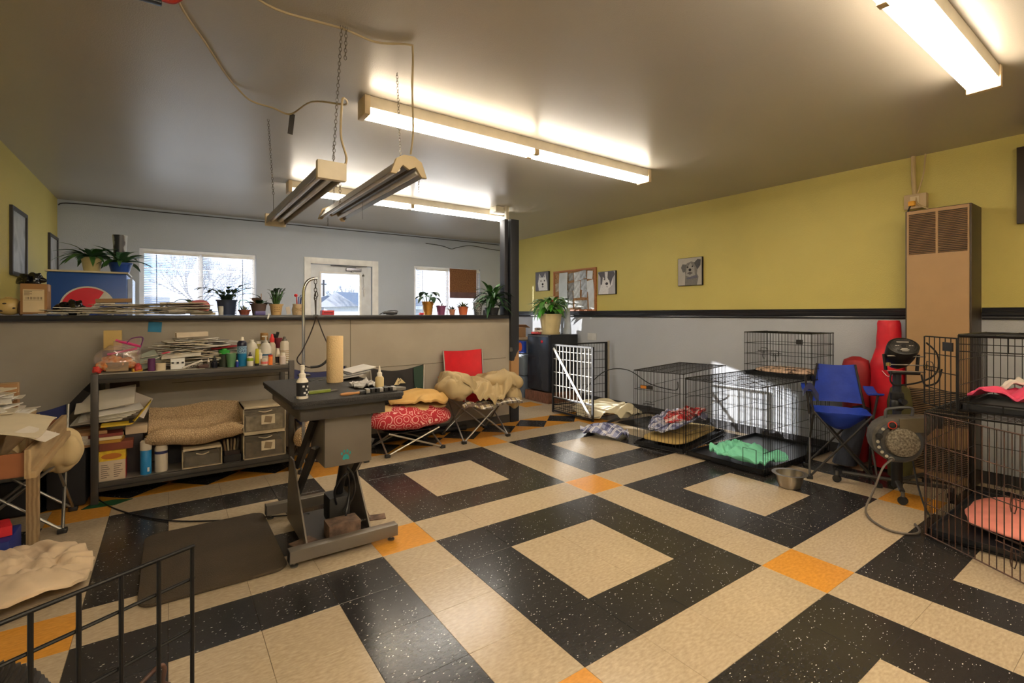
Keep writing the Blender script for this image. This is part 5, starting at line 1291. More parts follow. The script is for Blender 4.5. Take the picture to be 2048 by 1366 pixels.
bottle('low white tub with a pink label', (-.598, 3.085, ZS), [(0, 0), (.024, 0), (.025, .04), (.026, .04), (.026, .05), (0, .05)], WP, band=(.0248, .012, .03), bandmat=M((222, 110, 106), .5), name='tub', cat='tub')
bottle('bright orange pill bottle with a red cap', (-.556, 3.08, ZS), [(0, 0), (.0155, 0), (.0155, .07), (0, .07)], M((246, 136, 62), .35), M((204, 60, 44), .4), [(.016, .068), (.016, .082), (0, .083)], name='pill_bottle')
pb_ = bottle('large white pump bottle with a blue label stripe', (-.575, 3.19, ZS), [(0, 0), (.04, 0), (.042, .006), (.042, .135), (.03, .165), (.018, .175), (0, .175)], M((216, 212, 202), .35), M((190, 186, 176), .4), [(.016, .172), (.016, .188), (.006, .19), (.006, .225), (0, .226)], (.042, .07, .084), M((34, 92, 128), .5))
MB().tube([(-.028, 0, .226), (.012, 0, .226)], .006, 6).build('pump_head', M((206, 202, 192), .4), pb_)
bottle('white trigger bottle with a red neck behind the pill bottles', (-.52, 3.24, ZS), [(0, 0), (.026, 0), (.027, .15), (.016, .175), (0, .175)], M((200, 190, 170), .4), M((214, 52, 52), .4), [(.017, .172), (.019, .205), (.012, .215), (.008, .24), (0, .242)])
bottle('small white bottle with a pointed cap behind the pill bottle', (-.495, 3.13, ZS), [(0, 0), (.018, 0), (.018, .08), (0, .082)], M((206, 196, 180), .4), WP, [(.016, .08), (.013, .1), (.007, .125), (0, .128)], (.018, .01, .06), M((50, 40, 44), .5))
bottle('short white pill bottle with a black mark at the shelf end', (-.468, 3.08, ZS), [(0, 0), (.023, 0), (.024, .004), (.024, .062), (.018, .07), (0, .07)], M((220, 206, 198), .4), WP, [(.02, .07), (.02, .092), (0, .093)], name='pill_bottle')
bc_ = bottle('silver aerosol can with measured bands at the shelf end', (-.438, 3.17, ZS), [(0, 0), (.032, 0), (.033, .004), (.033, .17), (.024, .185), (0, .187)], M((206, 198, 184), .35), DULLSTEEL, [(.02, .186), (.018, .2), (.01, .205), (.01, .22), (0, .222)], name='spray_can', cat='spray can')
for k in range(6): MB().lathe([(.0325, .02 + .016 * k), (.0336, .02 + .016 * k), (.0336, .026 + .016 * k), (.0325, .026 + .016 * k)], (0, 0, 0), 20).build('print_band', M((150, 120, 70), .5), bc_)
bh = thing('brush_holder', 'dark tub of brushes with tan and maroon heads', 'brush holder', (-.535, 3.335, ZS))
MB().lathe([(0, 0), (.04, 0), (.045, .17), (.042, .17), (.037, .005), (0, .005)], (0, 0, 0), 20).build('tub', M((48, 40, 40), .5), bh, smooth=35)
MB().lathe([(0, .19), (.03, .19), (.03, .245), (.025, .25), (0, .25)], (-.03, 0, 0), 16).build('tan_brush', M((150, 112, 60), .6), bh, smooth=35)
MB().tube([(.03, 0, .14), (.045, .0, .24)], .012, 8).tube([(.05, .01, .14), (.075, 0, .255)], .012, 8).build('black_handles', BLACKM, bh, smooth=40)
MB().lathe([(0, 0), (.02, 0), (.03, .07), (.032, .085), (0, .085)], (.075, -.02, .12), 16).build('maroon_cup', M((112, 36, 50), .5), bh, smooth=35)

# paper heaps
PAPERS = [M((222, 216, 204), .85, var=.03), M((200, 192, 176), .85, var=.03), M((232, 228, 220), .8, var=.03), M((206, 194, 168), .85, var=.03), M((182, 178, 172), .85, var=.05), M((120, 118, 120), .7, var=.1)]
def paper_heap(label, c, n, spread, size, dz, seed, hfun, mats=PAPERS, tilt=7, name='paper_heap'):
    # the uncountable body of a heap: loose sheets and envelopes lying on one another
    rnd = random.Random(seed); bs = [MB() for _ in mats]
    for k in range(n):
        x, y = rnd.gauss(0, spread[0]), rnd.gauss(0, spread[1])
        x = max(-1.7 * spread[0], min(1.7 * spread[0], x)); y = max(-1.3 * spread[1], min(1.3 * spread[1], y))
        z = hfun(x, y) * (k + .5) / n
        w, d = size[0] * rnd.uniform(.6, 1.1), size[1] * rnd.uniform(.6, 1.1)
        bs[rnd.choices(range(len(mats)), [5, 4, 4, 3, 2, .6][:len(mats)])[0]].box((c[0] + x, c[1] + y, c[2] + z + .004 + .4 * size[0] * math.sin(R(tilt)) * .8), (w, d, dz * rnd.uniform(.5, 1.6)), rz=rnd.uniform(-.45, .45), rx=R(rnd.uniform(-tilt, tilt)) * .5, ry=R(rnd.uniform(-tilt, tilt)))
    r = thing(name, label, 'papers', c); r['kind'] = 'stuff'
    for b, m in zip(bs, mats):
        if b.f: tag(b.build('loose_sheets', m, r, world=True), kind='stuff')
def sheet_thing(name, label, loc, d, rot, mat, cat='paper', group=None):
    o = MB().box((0, 0, 0), d).build(name, mat); o.location = loc; o.rotation_euler = tuple(R(a) for a in rot); return tag(o, label, cat, group)
paper_heap('wide heap of mail and papers on the upper shelf', (-1.10, 3.25, ZS + .002), 110, (.14, .045), (.22, .12), .004, 3, lambda x, y: .215 * max(.12, 1 - (x / .30) ** 2), tilt=9)
paper_heap('slanted stack of dark magazines behind the aerosol can', (-.86, 3.30, ZS + .002), 36, (.05, .03), (.20, .10), .005, 6, lambda x, y: .19, [PAPERS[4], PAPERS[5], PAPERS[2], PAPERS[5]], 8)
sheet_thing('envelope_box', 'thick white envelope box on top of the shelf papers', (-1.075, 3.25, ZS + .252), (.20, .12, .035), (0, -2, 4), M((214, 200, 180), .8), 'envelope')
sheet_thing('envelope', 'white envelope sliding off the left of the paper heap', (-1.27, 3.20, ZS + .10), (.20, .12, .004), (0, -24, 10), PAPERS[2], 'envelope')
sheet_thing('envelope', 'pink-tagged white letter at the front of the paper heap', (-1.14, 3.12, ZS + .105), (.24, .11, .006), (12, -4, -4), PAPERS[0], 'envelope')
sheet_thing('pink_tag', 'small hot pink tag on the shelf papers', (-1.235, 3.09, ZS + .128), (.05, .02, .002), (12, -10, 25), M((236, 80, 110), .6), 'tag')
sheet_thing('greeting_card', 'grey-green card leaning beside the zip bag', (-1.345, 3.17, ZS + .075), (.14, .003, .11), (-20, -24, 6), M((150, 158, 146), .7), 'card')
sheet_thing('red_folder', 'red folder edge among the dark magazines', (-.86, 3.215, ZS + .148), (.18, .09, .004), (3, -6, 6), M((176, 40, 46), .6), 'folder')

# lower shelf
bx = thing('treat_box', 'yellow-topped printed carton on the lower shelf', 'box', (-1.535, 3.135, ZL))
MB().bb(-.07, .075, -.075, .06, 0, .2).build('carton_body', M((206, 186, 160), .7), bx, bevel=.002)
MB().bb(-.0705, .0755, -.0757, .0605, .135, .2005).build('yellow_band', M((206, 168, 30), .6, var=.25, scale=30), bx)
MB().bb(.0745, .0758, -.0755, .0605, .0, .135).build('red_side', M((170, 40, 46), .6), bx)
pm = MB()
for k in range(7):
    pm.bb(-.055, -.055 + .05 * (.6 + .4 * ((k * 37) % 10) / 10), -.0762, -.0755, .022 + k * .014, .026 + k * .014); pm.bb(.012, .012 + .05 * (.5 + .5 * ((k * 53) % 10) / 10), -.0762, -.0755, .022 + k * .014, .026 + k * .014)
pm.build('printed_lines', M((96, 84, 76), .7), bx)
MB().prism(ell(.0, .165, .055, .02), .0006, basis((0, -.0758, 0), (1, 0, 0), (0, 0, 1), (0, -1, 0))).build('logo_print', M((176, 104, 24), .6), bx)
tag(MB().bb(-1.585, -1.37, 3.20, 3.40, ZL, ZL + .27).build('dark_crate', M((46, 38, 38), .7), bevel=.004), 'dark box behind the yellow-topped carton', 'box')
tag(MB().bb(-1.60, -1.42, 3.075, 3.19, ZL + .2015, ZL + .255).build('brick_box', M((120, 62, 44), .8), bevel=.003), 'flat rust-brown box on the yellow-topped carton', 'box')
tag(MB().bb(-1.47, -1.345, 3.21, 3.37, ZL + .271, ZL + .325).build('white_carton', M((204, 182, 150), .8), bevel=.002), 'small cream carton under the yellow envelope', 'box')
bottle('blue aerosol bottle with a white cap on the lower shelf', (-1.350, 3.10, ZL), [(0, 0), (.032, 0), (.033, .004), (.033, .17), (.03, .176), (0, .177)], M((42, 134, 196), .35), M((216, 206, 190), .45), [(.034, .17), (.034, .228), (.026, .238), (.012, .24), (.01, .25), (0, .251)])
bcd = MB(); bcd.box((-1.335, 3.0685, ZL + .035), (.012, .001, .03), rz=R(20)); tag(bcd.build('barcode_sticker', WHITEP), 'small white barcode sticker on the blue bottle', 'sticker')
bottle('white lotion bottle with a flip cap on the lower shelf', (-1.262, 3.11, ZL), [(0, 0), (.037, 0), (.039, .005), (.039, .17), (.03, .188), (.016, .192), (0, .192)], M((214, 202, 182), .4), M((216, 206, 190), .45), [(.015, .19), (.015, .225), (0, .227)], (.039, .13, .15), M((44, 48, 96), .5))
tag(MB().bb(-1.22, -1.06, 3.28, 3.41, ZL, ZL + .19).build('black_bin', M((38, 36, 38), .6), bevel=.006), 'black bin behind the white lotion bottle', 'bin')
FLEECE = ramp_mat('curly_fleece', 'voronoi', [(0.0, (150, 120, 88)), (.08, (206, 176, 136)), (.4, (226, 198, 158))], .95, 75, bump=.8)
fz = thing('fleece_pad', 'curly cream fleece pad folded over the lower shelf boxes', 'pad', (-1.05, 3.16, ZL))
def lip(u, v):
    x = -.30 + .60 * u; a = 2 * math.pi * v; c = .5 + .5 * min(1, 8 * u) * min(1, 8 * (1 - u))
    zc = .245 + .018 * math.sin(u * 8 + .6) - .02 * (2 * u - 1) ** 2
    return (x + .006 * math.sin(a * 3), -.075 + math.cos(a) * .07 * c - .012 * math.sin(u * 3), zc + math.sin(a) * .062 * c - .02 * math.cos(a))
MB().grid(lip, 34, 22, wv=True).build('rolled_edge', FLEECE, fz, smooth=80)
MB().sheet(lambda u, v: (-.29 + .59 * u, -.05 + .27 * v, .29 - .04 * math.sin(math.pi * v) + .135 * v * v + .012 * math.sin(u * 7 + v * 3)), 26, 16, .03).build('back_flap', FLEECE, fz, smooth=80)
tag(MB().bb(-1.20, -.80, 3.20, 3.40, ZL + .191, ZL + .235).build('board_stack', M((70, 60, 54), .8)), 'flat dark board under the fleece pad', 'board')
PLAST = clear('smoky_plastic', (.86, .84, .8), .10, .34, (150, 140, 124), .2)
def drawer_unit(label, loc, w, d, h, n, rz=0.0, tagged=True):
    t = thing('storage_tower', label, 'drawers', loc, rz, 'clear plastic drawers')
    hh = h / n; fm_ = M((206, 190, 160), .4)
    for k in range(n):
        z = hh * k
        f = MB(); f.bb(-w / 2, w / 2, -d / 2, d / 2, z + hh - .016, z + hh); f.bb(-w / 2, w / 2, -d / 2, d / 2, z, z + .008)
        f.bb(-w / 2, -w / 2 + .006, -d / 2, d / 2, z, z + hh); f.bb(w / 2 - .006, w / 2, -d / 2, d / 2, z, z + hh); f.bb(-w / 2, w / 2, d / 2 - .006, d / 2, z, z + hh)
        f.build('drawer_frame', fm_ if k == n - 1 else fm_, t)
        dr_ = MB().sheet(lambda u, v: ((u - .5) * (w - .016), -d / 2 - .004 - .012 * math.sin(math.pi * u), z + .012 + v * (hh - .032)), 10, 2, .004)
        q = MB().grid(lambda u, v: ((u - .5) * (w - .016), -d / 2 - .004 - .014 * math.sin(math.pi * u), z + .012 + v * (hh - .032)), 12, 2).build('drawer_front', PLAST, t, smooth=60)
        MB().tube(smooth_path([(-w * .16, -d / 2 - .019, z + hh - .036), (0, -d / 2 - .026, z + hh - .046), (w * .16, -d / 2 - .019, z + hh - .036)]), .004, 6).build('handle', fm_, q)
        MB().bb(-w / 2 + .02, w / 2 - .02, -d / 2 + .02, d / 2 - .02, z + .012, z + hh * .6).build('contents', M([(110, 96, 80), (196, 186, 166)][k % 2] if n > 1 else (96, 92, 84), .8, var=.4, scale=22), t)
        if tagged:
            MB().box((.02, -d / 2 - .0205, z + hh * .48), (w * .32, .002, hh * .36)).build('sticker', M((222, 208, 180), .6), q)
            MB().box((.02, -d / 2 - .022, z + hh * .48), (w * .17, .001, hh * .24), ry=R(12)).build('sticker_print', M((150, 130, 104), .6), q)
    return t
drawer_unit('two stacked clear plastic drawers at the right of the lower shelf', (-.60, 3.21, ZL), .30, .32, .41, 2)
drawer_unit('single low clear plastic drawer under the fleece pad', (-1.015, 3.16, ZL), .25, .22, .145, 1, 0, False)
tr = thing('brush_tray', 'black tray packed with brushes on the lower shelf', 'tray', (-.82, 3.14, ZL))
MB().bb(-.06, .06, -.08, .08, 0, .004).bb(-.06, .06, -.08, -.076, 0, .055).bb(-.06, .06, .076, .08, 0, .055).bb(-.06, -.056, -.08, .08, 0, .055).bb(.056, .06, -.08, .08, 0, .055).build('tray', M((40, 36, 36), .5), tr)
for k in range(5): MB().box((-.042 + .021 * k, .03, .09), (.014, .02, .13), rx=R(-14), ry=R(4 * (k - 2))).build('brush', M([(150, 118, 84), (196, 180, 150), (120, 96, 70), (176, 150, 116), (96, 84, 72)][k], .7), tr, bevel=.003)
MB().box((0, -.04, .06), (.1, .05, .03)).build('brush_pad', M((66, 54, 50), .9, bump=.6, bscale=200), tr)
# left end of the lower shelf: papers, folders, cartons
carton('brown parcel with a shipping label beside the shelf leg', (-1.69, 3.20, .38), (.22, .26, .10), R(10))
tag(MB().bb(-1.86, -1.665, 3.06, 3.40, 0.001, .375).build('black_tote', M((30, 28, 30), .7), bevel=.02), 'black tote on the floor at the left end of the shelf', 'tote')
sheet_thing('shipping_label', 'printed white shipping label on the brown parcel', (-1.675, 3.066, .43), (.11, .002, .06), (0, 6, 10), M((196, 186, 168), .7, var=.3, scale=60), 'label')
for k in range(6):
    sheet_thing('document', ['bottom', 'second', 'third', 'fourth', 'fifth', 'topmost'][k] + ' of the white documents fanned above the brown parcel', (-1.60 + .016 * k, 3.21 - .01 * k, .56 + .012 * k), (.28, .20, .006), (14, -4, 5 * k - 12), PAPERS[k % 3], 'paper', 'documents at the shelf end')
sheet_thing('clear_folder', 'clear-covered document folder tilted at the top of the stack', (-1.57, 3.17, .685), (.32, .20, .008), (34, -8, -6), M((214, 206, 192), .3), 'folder')
sheet_thing('dark_folder', 'black ring binder leaning behind the tilted documents', (-1.74, 3.30, .66), (.05, .22, .26), (10, 38, 0), M((40, 38, 40), .4), 'folder')
sheet_thing('brown_board', 'dark brown board wedged under the upper shelf', (-1.48, 3.34, .775), (.17, .02, .08), (0, 0, 0), M((66, 50, 42), .8), 'board')
sheet_thing('grey_envelope', 'grey plastic mailing bag beside the yellow envelope', (-1.40, 3.20, .62), (.14, .012, .17), (-35, 30, 10), M((190, 180, 168), .35), 'envelope')
ye = thing('yellow_envelope', 'bent yellow padded envelope lying on the shelf boxes', 'envelope', (-1.46, 3.11, .52))
MB().sheet(lambda u, v: (-.13 + u * .27, -.07 + v * .15, .0 + (max(0, u - .62) * .38) + .006 * math.sin(v * 4)), 14, 4, .010).build('envelope_body', M((206, 174, 44), .5), ye, smooth=40)
MB().box((.03, 0, .008), (.03, .152, .005), rz=R(4)).build('dark_strip', M((52, 46, 36), .6), ye)
for k, c in enumerate([(176, 130, 40), (206, 186, 150), (120, 48, 36)]): sheet_thing('book', ['ochre', 'cream', 'dark red'][k] + ' paperback lying under the yellow envelope', (-1.57, 3.14, .405 + .022 * k), (.18, .14, .02), (0, 0, -6 + 5 * k), M(c, .7), 'book', 'paperbacks on the lower shelf')

# ================================================================== LEFT: desk, chair, cloths
dk = thing('wooden_desk', 'pale wooden desk with an open drawer at the left wall', 'desk', (-2.02, 2.1, 0))
BIRCH = ramp_mat('birch_wood', 'wave', [(.2, (150, 124, 88)), (.8, (176, 150, 110))], .55, 3, (6, 1, 6), dist=3)
MB().bb(-.20, .20, -.72, .44, .715, .74).build('desktop', BIRCH, dk, bevel=.004)
MB().bb(-.19, .17, -.70, .41, .60, .715).build('apron', BIRCH, dk)
for y in (-.66, .41):
    for x in (-.17, .19): MB().bb(x - .025, x + .025, y - .025, y + .025, 0, .715).build('leg', BIRCH, dk, bevel=.003)
dw = MB().box((.315, -.02, .635), (.022, .90, .125)).build('drawer_front', BIRCH, dk, bevel=.003)
MB().box((.333, -.02, .588), (.02, .90, .03)).build('drawer_lip', M((178, 150, 108), .5), dw, bevel=.003)
MB().bb(.20, .305, -.44, -.43, .58, .68).bb(.20, .305, .39, .40, .58, .68).bb(.2, .305, -.43, .39, .575, .58).build('drawer_box', M((150, 92, 54), .6), dw)
MB().box((.328, .02, .66), (.003, .11, .012)).build('label_slot', M((226, 222, 214), .5), dw)
paper_heap('thick fanned stack of papers and mail on the wooden desk', (-2.03, 2.22, .742), 60, (.06, .14), (.24, .22), .004, 12, lambda x, y: .155 * max(.35, 1 - ((y + .05) / .4) ** 2), [PAPERS[0], PAPERS[1], PAPERS[2], PAPERS[3]], 5)
o = MB().sheet(lambda u, v: (-2.02 + u * .36 - .02, 1.62 + v * .50, .795 - .05 * u * u + .012 * math.sin(v * 6 + u * 3)), 12, 12, .004).build('newspaper', M((214, 200, 172), .8, var=.04)); tag(o, 'open newspaper drooping over the desk drawer', 'newspaper')
sheet_thing('leaflet', 'white leaflet with a grey stamp hanging over the drawer', (-1.70, 1.78, .735), (.12, .16, .003), (0, 24, -10), M((220, 210, 196), .7), 'leaflet')
sheet_thing('red_book', 'small red book lying on the desk papers', (-2.04, 2.46, .915), (.10, .12, .03), (0, -5, 12), M((186, 36, 62), .5), 'book')
sheet_thing('violet_envelope', 'violet striped envelope beside the red book', (-2.12, 2.36, .925), (.10, .14, .012), (0, -4, -8), M((150, 140, 190), .6), 'envelope')
carton('small brown carton behind the desk papers', (-1.93, 2.47, .742), (.10, .12, .16), R(5))
lc = camp_chair('navy folding camp chair with silver legs behind the desk', (-1.95, 2.79, 0), 0, .40, .36, .40, .69, M((34, 42, 92), .7, var=.12), M((34, 42, 92), .7), M((150, 148, 142), .35, .8), False, .6, .06, .05)
b = MB(); cushion(b, (-1.80, 2.78, .50), (.15, .12, .11), 7, .05, 7, 2.2, 40, 28); cushion(b, (-1.69, 2.70, .43), (.08, .10, .09), 3, .04, 8, 2.2, 30, 20)
b = MB(); drape(b, (-1.86, 2.72, .40), .19, .17, lambda x, y: .10 * max(0, 1 - (x / .25) ** 2 - (y / .25) ** 2), 8.2, .10, 3.6, 52, .016, R(0), .08)
cushion(b, (-1.745, 2.66, .455), (.115, .11, .105), 7, .05, 6.5, 2.2, 48, 32, R(10), .9)
tag(b.build('towel', M((208, 184, 138), .95, var=.08), smooth=70), 'cream towel heaped on the navy camp chair', 'towel')
tag(MB().bb(-2.2, -1.87, 2.22, 2.48, .001, .13).build('blue_box', M((14, 40, 120), .5), bevel=.006), 'deep blue carton on the floor under the desk', 'box')
sheet_thing('red_packet', 'red packet on top of the blue carton under the desk', (-1.94, 2.36, .157), (.10, .14, .05), (0, 0, 15), M((206, 32, 44), .5), 'packet')
tag(MB().bb(-2.2, -1.9, 3.06, 3.42, .001, .22).build('black_case', M((30, 30, 34), .5), bevel=.015), 'black case on the floor behind the navy chair', 'case')
sheet_thing('grey_tray', 'grey paper tray on the black case behind the chair', (-2.05, 3.24, .245), (.28, .32, .045), (0, 0, 4), M((140, 134, 126), .6), 'tray')
tag(MB().prism([(-.12, -.05), (.05, -.07), (.14, 0), (.04, .05), (-.08, .04)], .003, Matrix.Translation((-1.56, 3.02, .0006))).build('green_bag', M((24, 74, 40), .6)), 'flattened green plastic on the floor by the shelf leg', 'plastic bag')
# cushion on the floor, lower left
b = MB(); drape(b, (-1.87, 1.94, .016), .33, .37, lambda x, y: .055 * max(0, 1 - (x / .36) ** 2 - (y / .4) ** 2) ** .5, 12.3, .055, 4.2, 56, .014, R(15), .05)
pl = tag(b.build('pet_pillow', M((222, 198, 164), .95, var=.1, scale=6), smooth=70), 'soiled cream pet pillow on the floor at the left edge', 'pillow')
MB().sheet(lambda u, v: (-1.62 + u * .09, 2.08 + (v - .5) * .14 * (1 - u * .8) + .0 * u, .035 - .028 * u + .006 * math.sin(v * 6)), 8, 6, .012).build('corner_flap', M((222, 198, 164), .95, var=.1, scale=6), pl, smooth=70)

# ================================================================== CHAIRS BY THE HALF WALL
GREENF = M((24, 54, 40), .7); BLKF = M((38, 34, 34), .75, var=.1)
oz = camp_chair('low black and green folding chair behind the red dog bed', (.625, 3.13, 0), 0, .48, .36, .20, .76, BLKF, GREENF, M((176, 170, 160), .35, .8), False, .5, .06, .04, .56)
MB().grid(lambda u, v: (.17 + u * (.07 + .04 * v), .185 + .058 * v + .012 * (1 - u), .25 + v * (.485 + .02 * u)), 4, 6).build('side_wing', GREENF, oz)
mtn = basis((0, .278, .615), (1, 0, 0), (0, -.06, 1), None)
mtn = basis((.03, .262, .60), (1, 0, 0), (0, .12, 1))
lg = MB().prism([(-.065, -.028), (-.02, .042), (-.005, .030), (.006, .036), (.058, -.018), (.0, -.016), (-.016, -.028)], -.001, Matrix.Translation((0, -.004, 0)) @ mtn)
lg.build('mountain_emblem', M((206, 186, 140), .6), oz)
lg2 = MB().tube([mtn @ Vector(p) for p in smooth_path([(-.005, .030, .006), (.004, .012, .006), (-.02, .0, .006), (-.022, -.026, .006)], 4)], .0028, 5); lg2.build('emblem_line', BLKF, oz)
MB().grid(lambda u, v: (.03 + u * .16, .245 - .03 * u, .40 + v * .14 * u), 6, 3).build('tan_gusset', M((176, 150, 108), .8), oz)
def paisley():
    m, n, l, b = new_mat('red_paisley')
    t = n.new('ShaderNodeTexCoord')
    v = n.new('ShaderNodeTexVoronoi'); v.inputs['Scale'].default_value = 13; l.new(t.outputs['Object'], v.inputs['Vector'])
    s = n.new('ShaderNodeMath'); s.operation = 'MULTIPLY'; s.inputs[1].default_value = 24; l.new(v.outputs['Distance'], s.inputs[0])
    si = n.new('ShaderNodeMath'); si.operation = 'SINE'; l.new(s.outputs[0], si.inputs[0])
    r = n.new('ShaderNodeValToRGB'); r.color_ramp.elements[0].position = .55; r.color_ramp.elements[1].position = .85
    r.color_ramp.elements[0].color = lin((176, 40, 50)); r.color_ramp.elements[1].color = lin((226, 170, 160))
    l.new(si.outputs[0], r.inputs[0]); l.new(r.outputs[0], b.inputs['Base Color']); b.inputs['Roughness'].default_value = .9
    return m
db = thing('dog_bed', 'red paisley round dog bed set on the low folding chair', 'dog bed', (.665, 3.16, .205))
b = MB(); cushion(b, (0, 0, .065), (.41, .265, .135), 2, .03, 5, 2.3, 56, 28, 0, .55); b.build('paisley_bolster', paisley(), db, smooth=70)
TAN = M((206, 172, 118), .95, var=.06)
b = MB(); cushion(b, (.02, .02, .165), (.34, .20, .045), 5, .02, 6, 2.3, 44, 20); b.build('tan_pad', TAN, db, smooth=70)
bone = MB(); mbn = basis((.06, -.262, .075), (1, 0, 0), (0, -.1, 1))
for x, y in ((-.022, .012), (-.022, -.012), (.022, .012), (.022, -.012)): bone.prism(ell(x * 1.1, y, .011, .011, 10), .004, mbn)
bone.prism([(-.024, -.009), (.024, -.009), (.024, .009), (-.024, .009)], .004, mbn); bone.build('bone_print', M((226, 186, 172), .9), db)
o = drape(MB(), (.74, 3.14, .375), .28, .17, lambda x, y: .045 + .05 * max(0, 1 - (x / .3) ** 2 - (y / .2) ** 2), 4.6, .11, 3.2, 56, .018, R(-18), .10).build('tan_blanket', M((196, 158, 96), .95, var=.08), smooth=70); tag(o, 'tan blanket folded on top of the red dog bed', 'blanket')
# red chair
rc = camp_chair('bright red folding camp chair under a khaki blanket', (1.39, 3.165, 0), 0, .46, .42, .41, .885, M((206, 18, 34), .6, var=.1), M((200, 24, 36), .6), M((150, 148, 144), .35, .8), True, .60, .05, .05, .48)
KHAKI = M((168, 148, 110), .95, var=.1, scale=5)
def kz(x, y):
    return .08 + .11 * min(1, (abs(x) / .27) ** 2) - .30 * max(0, abs(x) - .34) / .13 - .10 * max(0, -.12 - y) / .12
kb2 = thing('khaki_blanket', 'khaki quilted blanket spread over the red chair', 'blanket', (1.38, 3.09, .40))
drape(MB(), (0, 0, 0), .44, .25, kz, 2.7, .13, 2.6, 72, .024, R(-3), .10).build('spread', KHAKI, kb2, smooth=80)
b = MB(); cushion(b, (-.31, -.03, .135), (.13, .20, .10), 4, .06, 5.5, 2.2, 48, 30, R(12), .8); b.build('left_fold', KHAKI, kb2, smooth=80)
b = MB(); cushion(b, (.29, .0, .145), (.17, .19, .10), 9, .07, 5.0, 2.2, 48, 30, R(-20), .8); b.build('right_fold', KHAKI, kb2, smooth=80)
b = MB(); cushion(b, (.36, -.10, .0), (.09, .10, .13), 3, .05, 6, 2.2, 40, 26, R(-20), .9); b.build('hanging_corner', KHAKI, kb2, smooth=80)
o = drape(MB(), (1.46, 2.90, .345), .32, .07, lambda x, y: .03 - .6 * max(0, -y), 8.8, .05, 4, 44, .014, R(-4), .15).build('plaid_throw', plaid('dark_plaid', (176, 160, 128), (36, 34, 44), (120, 96, 84), 16), smooth=70); tag(o, 'dark checked throw hanging below the khaki blanket', 'blanket')
b = MB(); cushion(b, (-.22, 3.22, .42), (.15, .10, .07), 2, .03, 7, 2.3, 40, 24, R(-20)); 
bb_ = tag(b.build('sherpa_cushion', M((206, 180, 142), .95, var=.1, bump=.4, bscale=60), smooth=70), 'cream pillow behind the grooming table', 'pillow')
nc2 = camp_chair('navy folding chair mostly hidden behind the grooming table', (-.10, 3.13, 0), 0, .46, .40, .36, .79, M((34, 40, 88), .7, var=.1), M((34, 40, 88), .7), M((120, 116, 112), .35, .7), False, .55, .08, .06)
b = MB(); cushion(b, (-.30, 2.98, .27), (.085, .075, .12), 9, .03, 9, 2.2, 30, 22); tag(b.build('fleece_roll', FLEECE, smooth=70), 'rolled curly fleece hanging beside the drawers', 'fleece')
tag(MB().tube(smooth_path([(.35, 3.42, .035), (.8, 3.43, .035), (1.2, 3.43, .04), (1.42, 3.42, .035)]), .03, 8).build('black_tube', BLACKM, smooth=60), 'black pole bag lying along the half wall floor', 'tube')

# ================================================================== FRONT LEFT: open gate and hose
g0 = Vector((-1.186, -.336, 0)); gd = Vector((-.888, -.46, 0)).normalized()
gg = thing('crate_gate', 'black wire crate door standing open at the lower left corner', 'gate', (g0.x, g0.y, 0))
b = MB(); zt = .893; Lg = .42
for k in range(8): b.cyl(gd * (.049 * k), gd * (.049 * k) + Vector((0, 0, zt + .003)), .0031, n=8)
tag(b.build('vertical_bars', WIRE, gg, smooth=40), kind='stuff')
b = MB(); nrm = Vector((-gd.y, gd.x, 0))
for z in (zt, zt - .052, zt - .135, zt - .30, zt - .5): b.cyl(Vector((0, 0, z)) - nrm * .005 - gd * .006, gd * Lg + Vector((0, 0, z)) - nrm * .005, .0028, n=8)
b.cyl(Vector((0, 0, zt + .005)) + nrm * .004, gd * Lg + Vector((0, 0, zt + .005)) + nrm * .004, .0028, n=8)
tag(b.build('cross_bars', WIRE, gg, smooth=40), kind='stuff')
lp = [(.11, -.21), (.08, -.19), (.045, -.172), (.034, -.178), (.036, -.20), (.026, -.212), (.028, -.225), (.034, -.23)]
MB().tube(smooth_path([gd * x + Vector((0, 0, zt + z)) + nrm * -.014 for x, z in lp], 4), .0034, 7).build('latch_hook', RUSTW, gg, smooth=60)
MB().tube(smooth_path([gd * x + Vector((0, 0, zt + z)) + nrm * -.014 for x, z in [(.034, -.222), (.07, -.236), (.12, -.25)]], 4), .0034, 7).build('latch_rod', M((120, 76, 50), .5, .4), gg, smooth=60)
hz = thing('dryer_hose', 'black corrugated dryer hose at the lower left corner', 'hose', (-1.42, -.02, .0))
path = smooth_path([(-.35, .02, .705), (-.19, -.02, .655), (-.09, .0, .62), (-.02, .01, .565), (.01, .02, .42), (.0, .0, .2), (-.1, 0, .04), (-.4, .1, .04)], 26)
rad = [.031 if k % 2 else .036 for k in range(len(path))]
MB().tube(path, rad, 16).build('corrugated_tube', M((40, 36, 34), .55), hz, smooth=80)

# ================================================================== ON THE HALF WALL CAP
ZK = 1.2685
so = thing('drinks_cooler', 'blue drinks cooler with a round red and white emblem', 'cooler', (-1.79, 4.46, 0))
SODA = M((16, 74, 156), .35, var=.04)
MB().bb(-.265, .265, -.06, .5, 0, 1.64).build('cabinet', SODA, so, bevel=.02)
MB().bb(-.275, .275, -.07, .5, 1.64, 1.655).build('top_panel', M((196, 186, 150), .5), so)
MB().bb(.266, .30, .02, .46, .2, 1.6).build('glass_door', M((176, 188, 206), .15), so)
me_ = basis((.0, -.0605, 1.335), (1, 0, 0), (0, 0, 1), (0, -1, 0)); rr = .185
MB().prism(ell(0, 0, rr, rr, 48), .001, me_).build('emblem_ring', M((206, 202, 190), .5), so)
def arc_seg(f0, f1): return [(f, math.sqrt(max(0, .172 ** 2 - f * f))) for f in [f0 + (f1 - f0) * k / 16 for k in range(17)]]
upa = [(.172 * math.cos(R(a)), .172 * math.sin(R(a))) for a in range(52, 181, 6)]
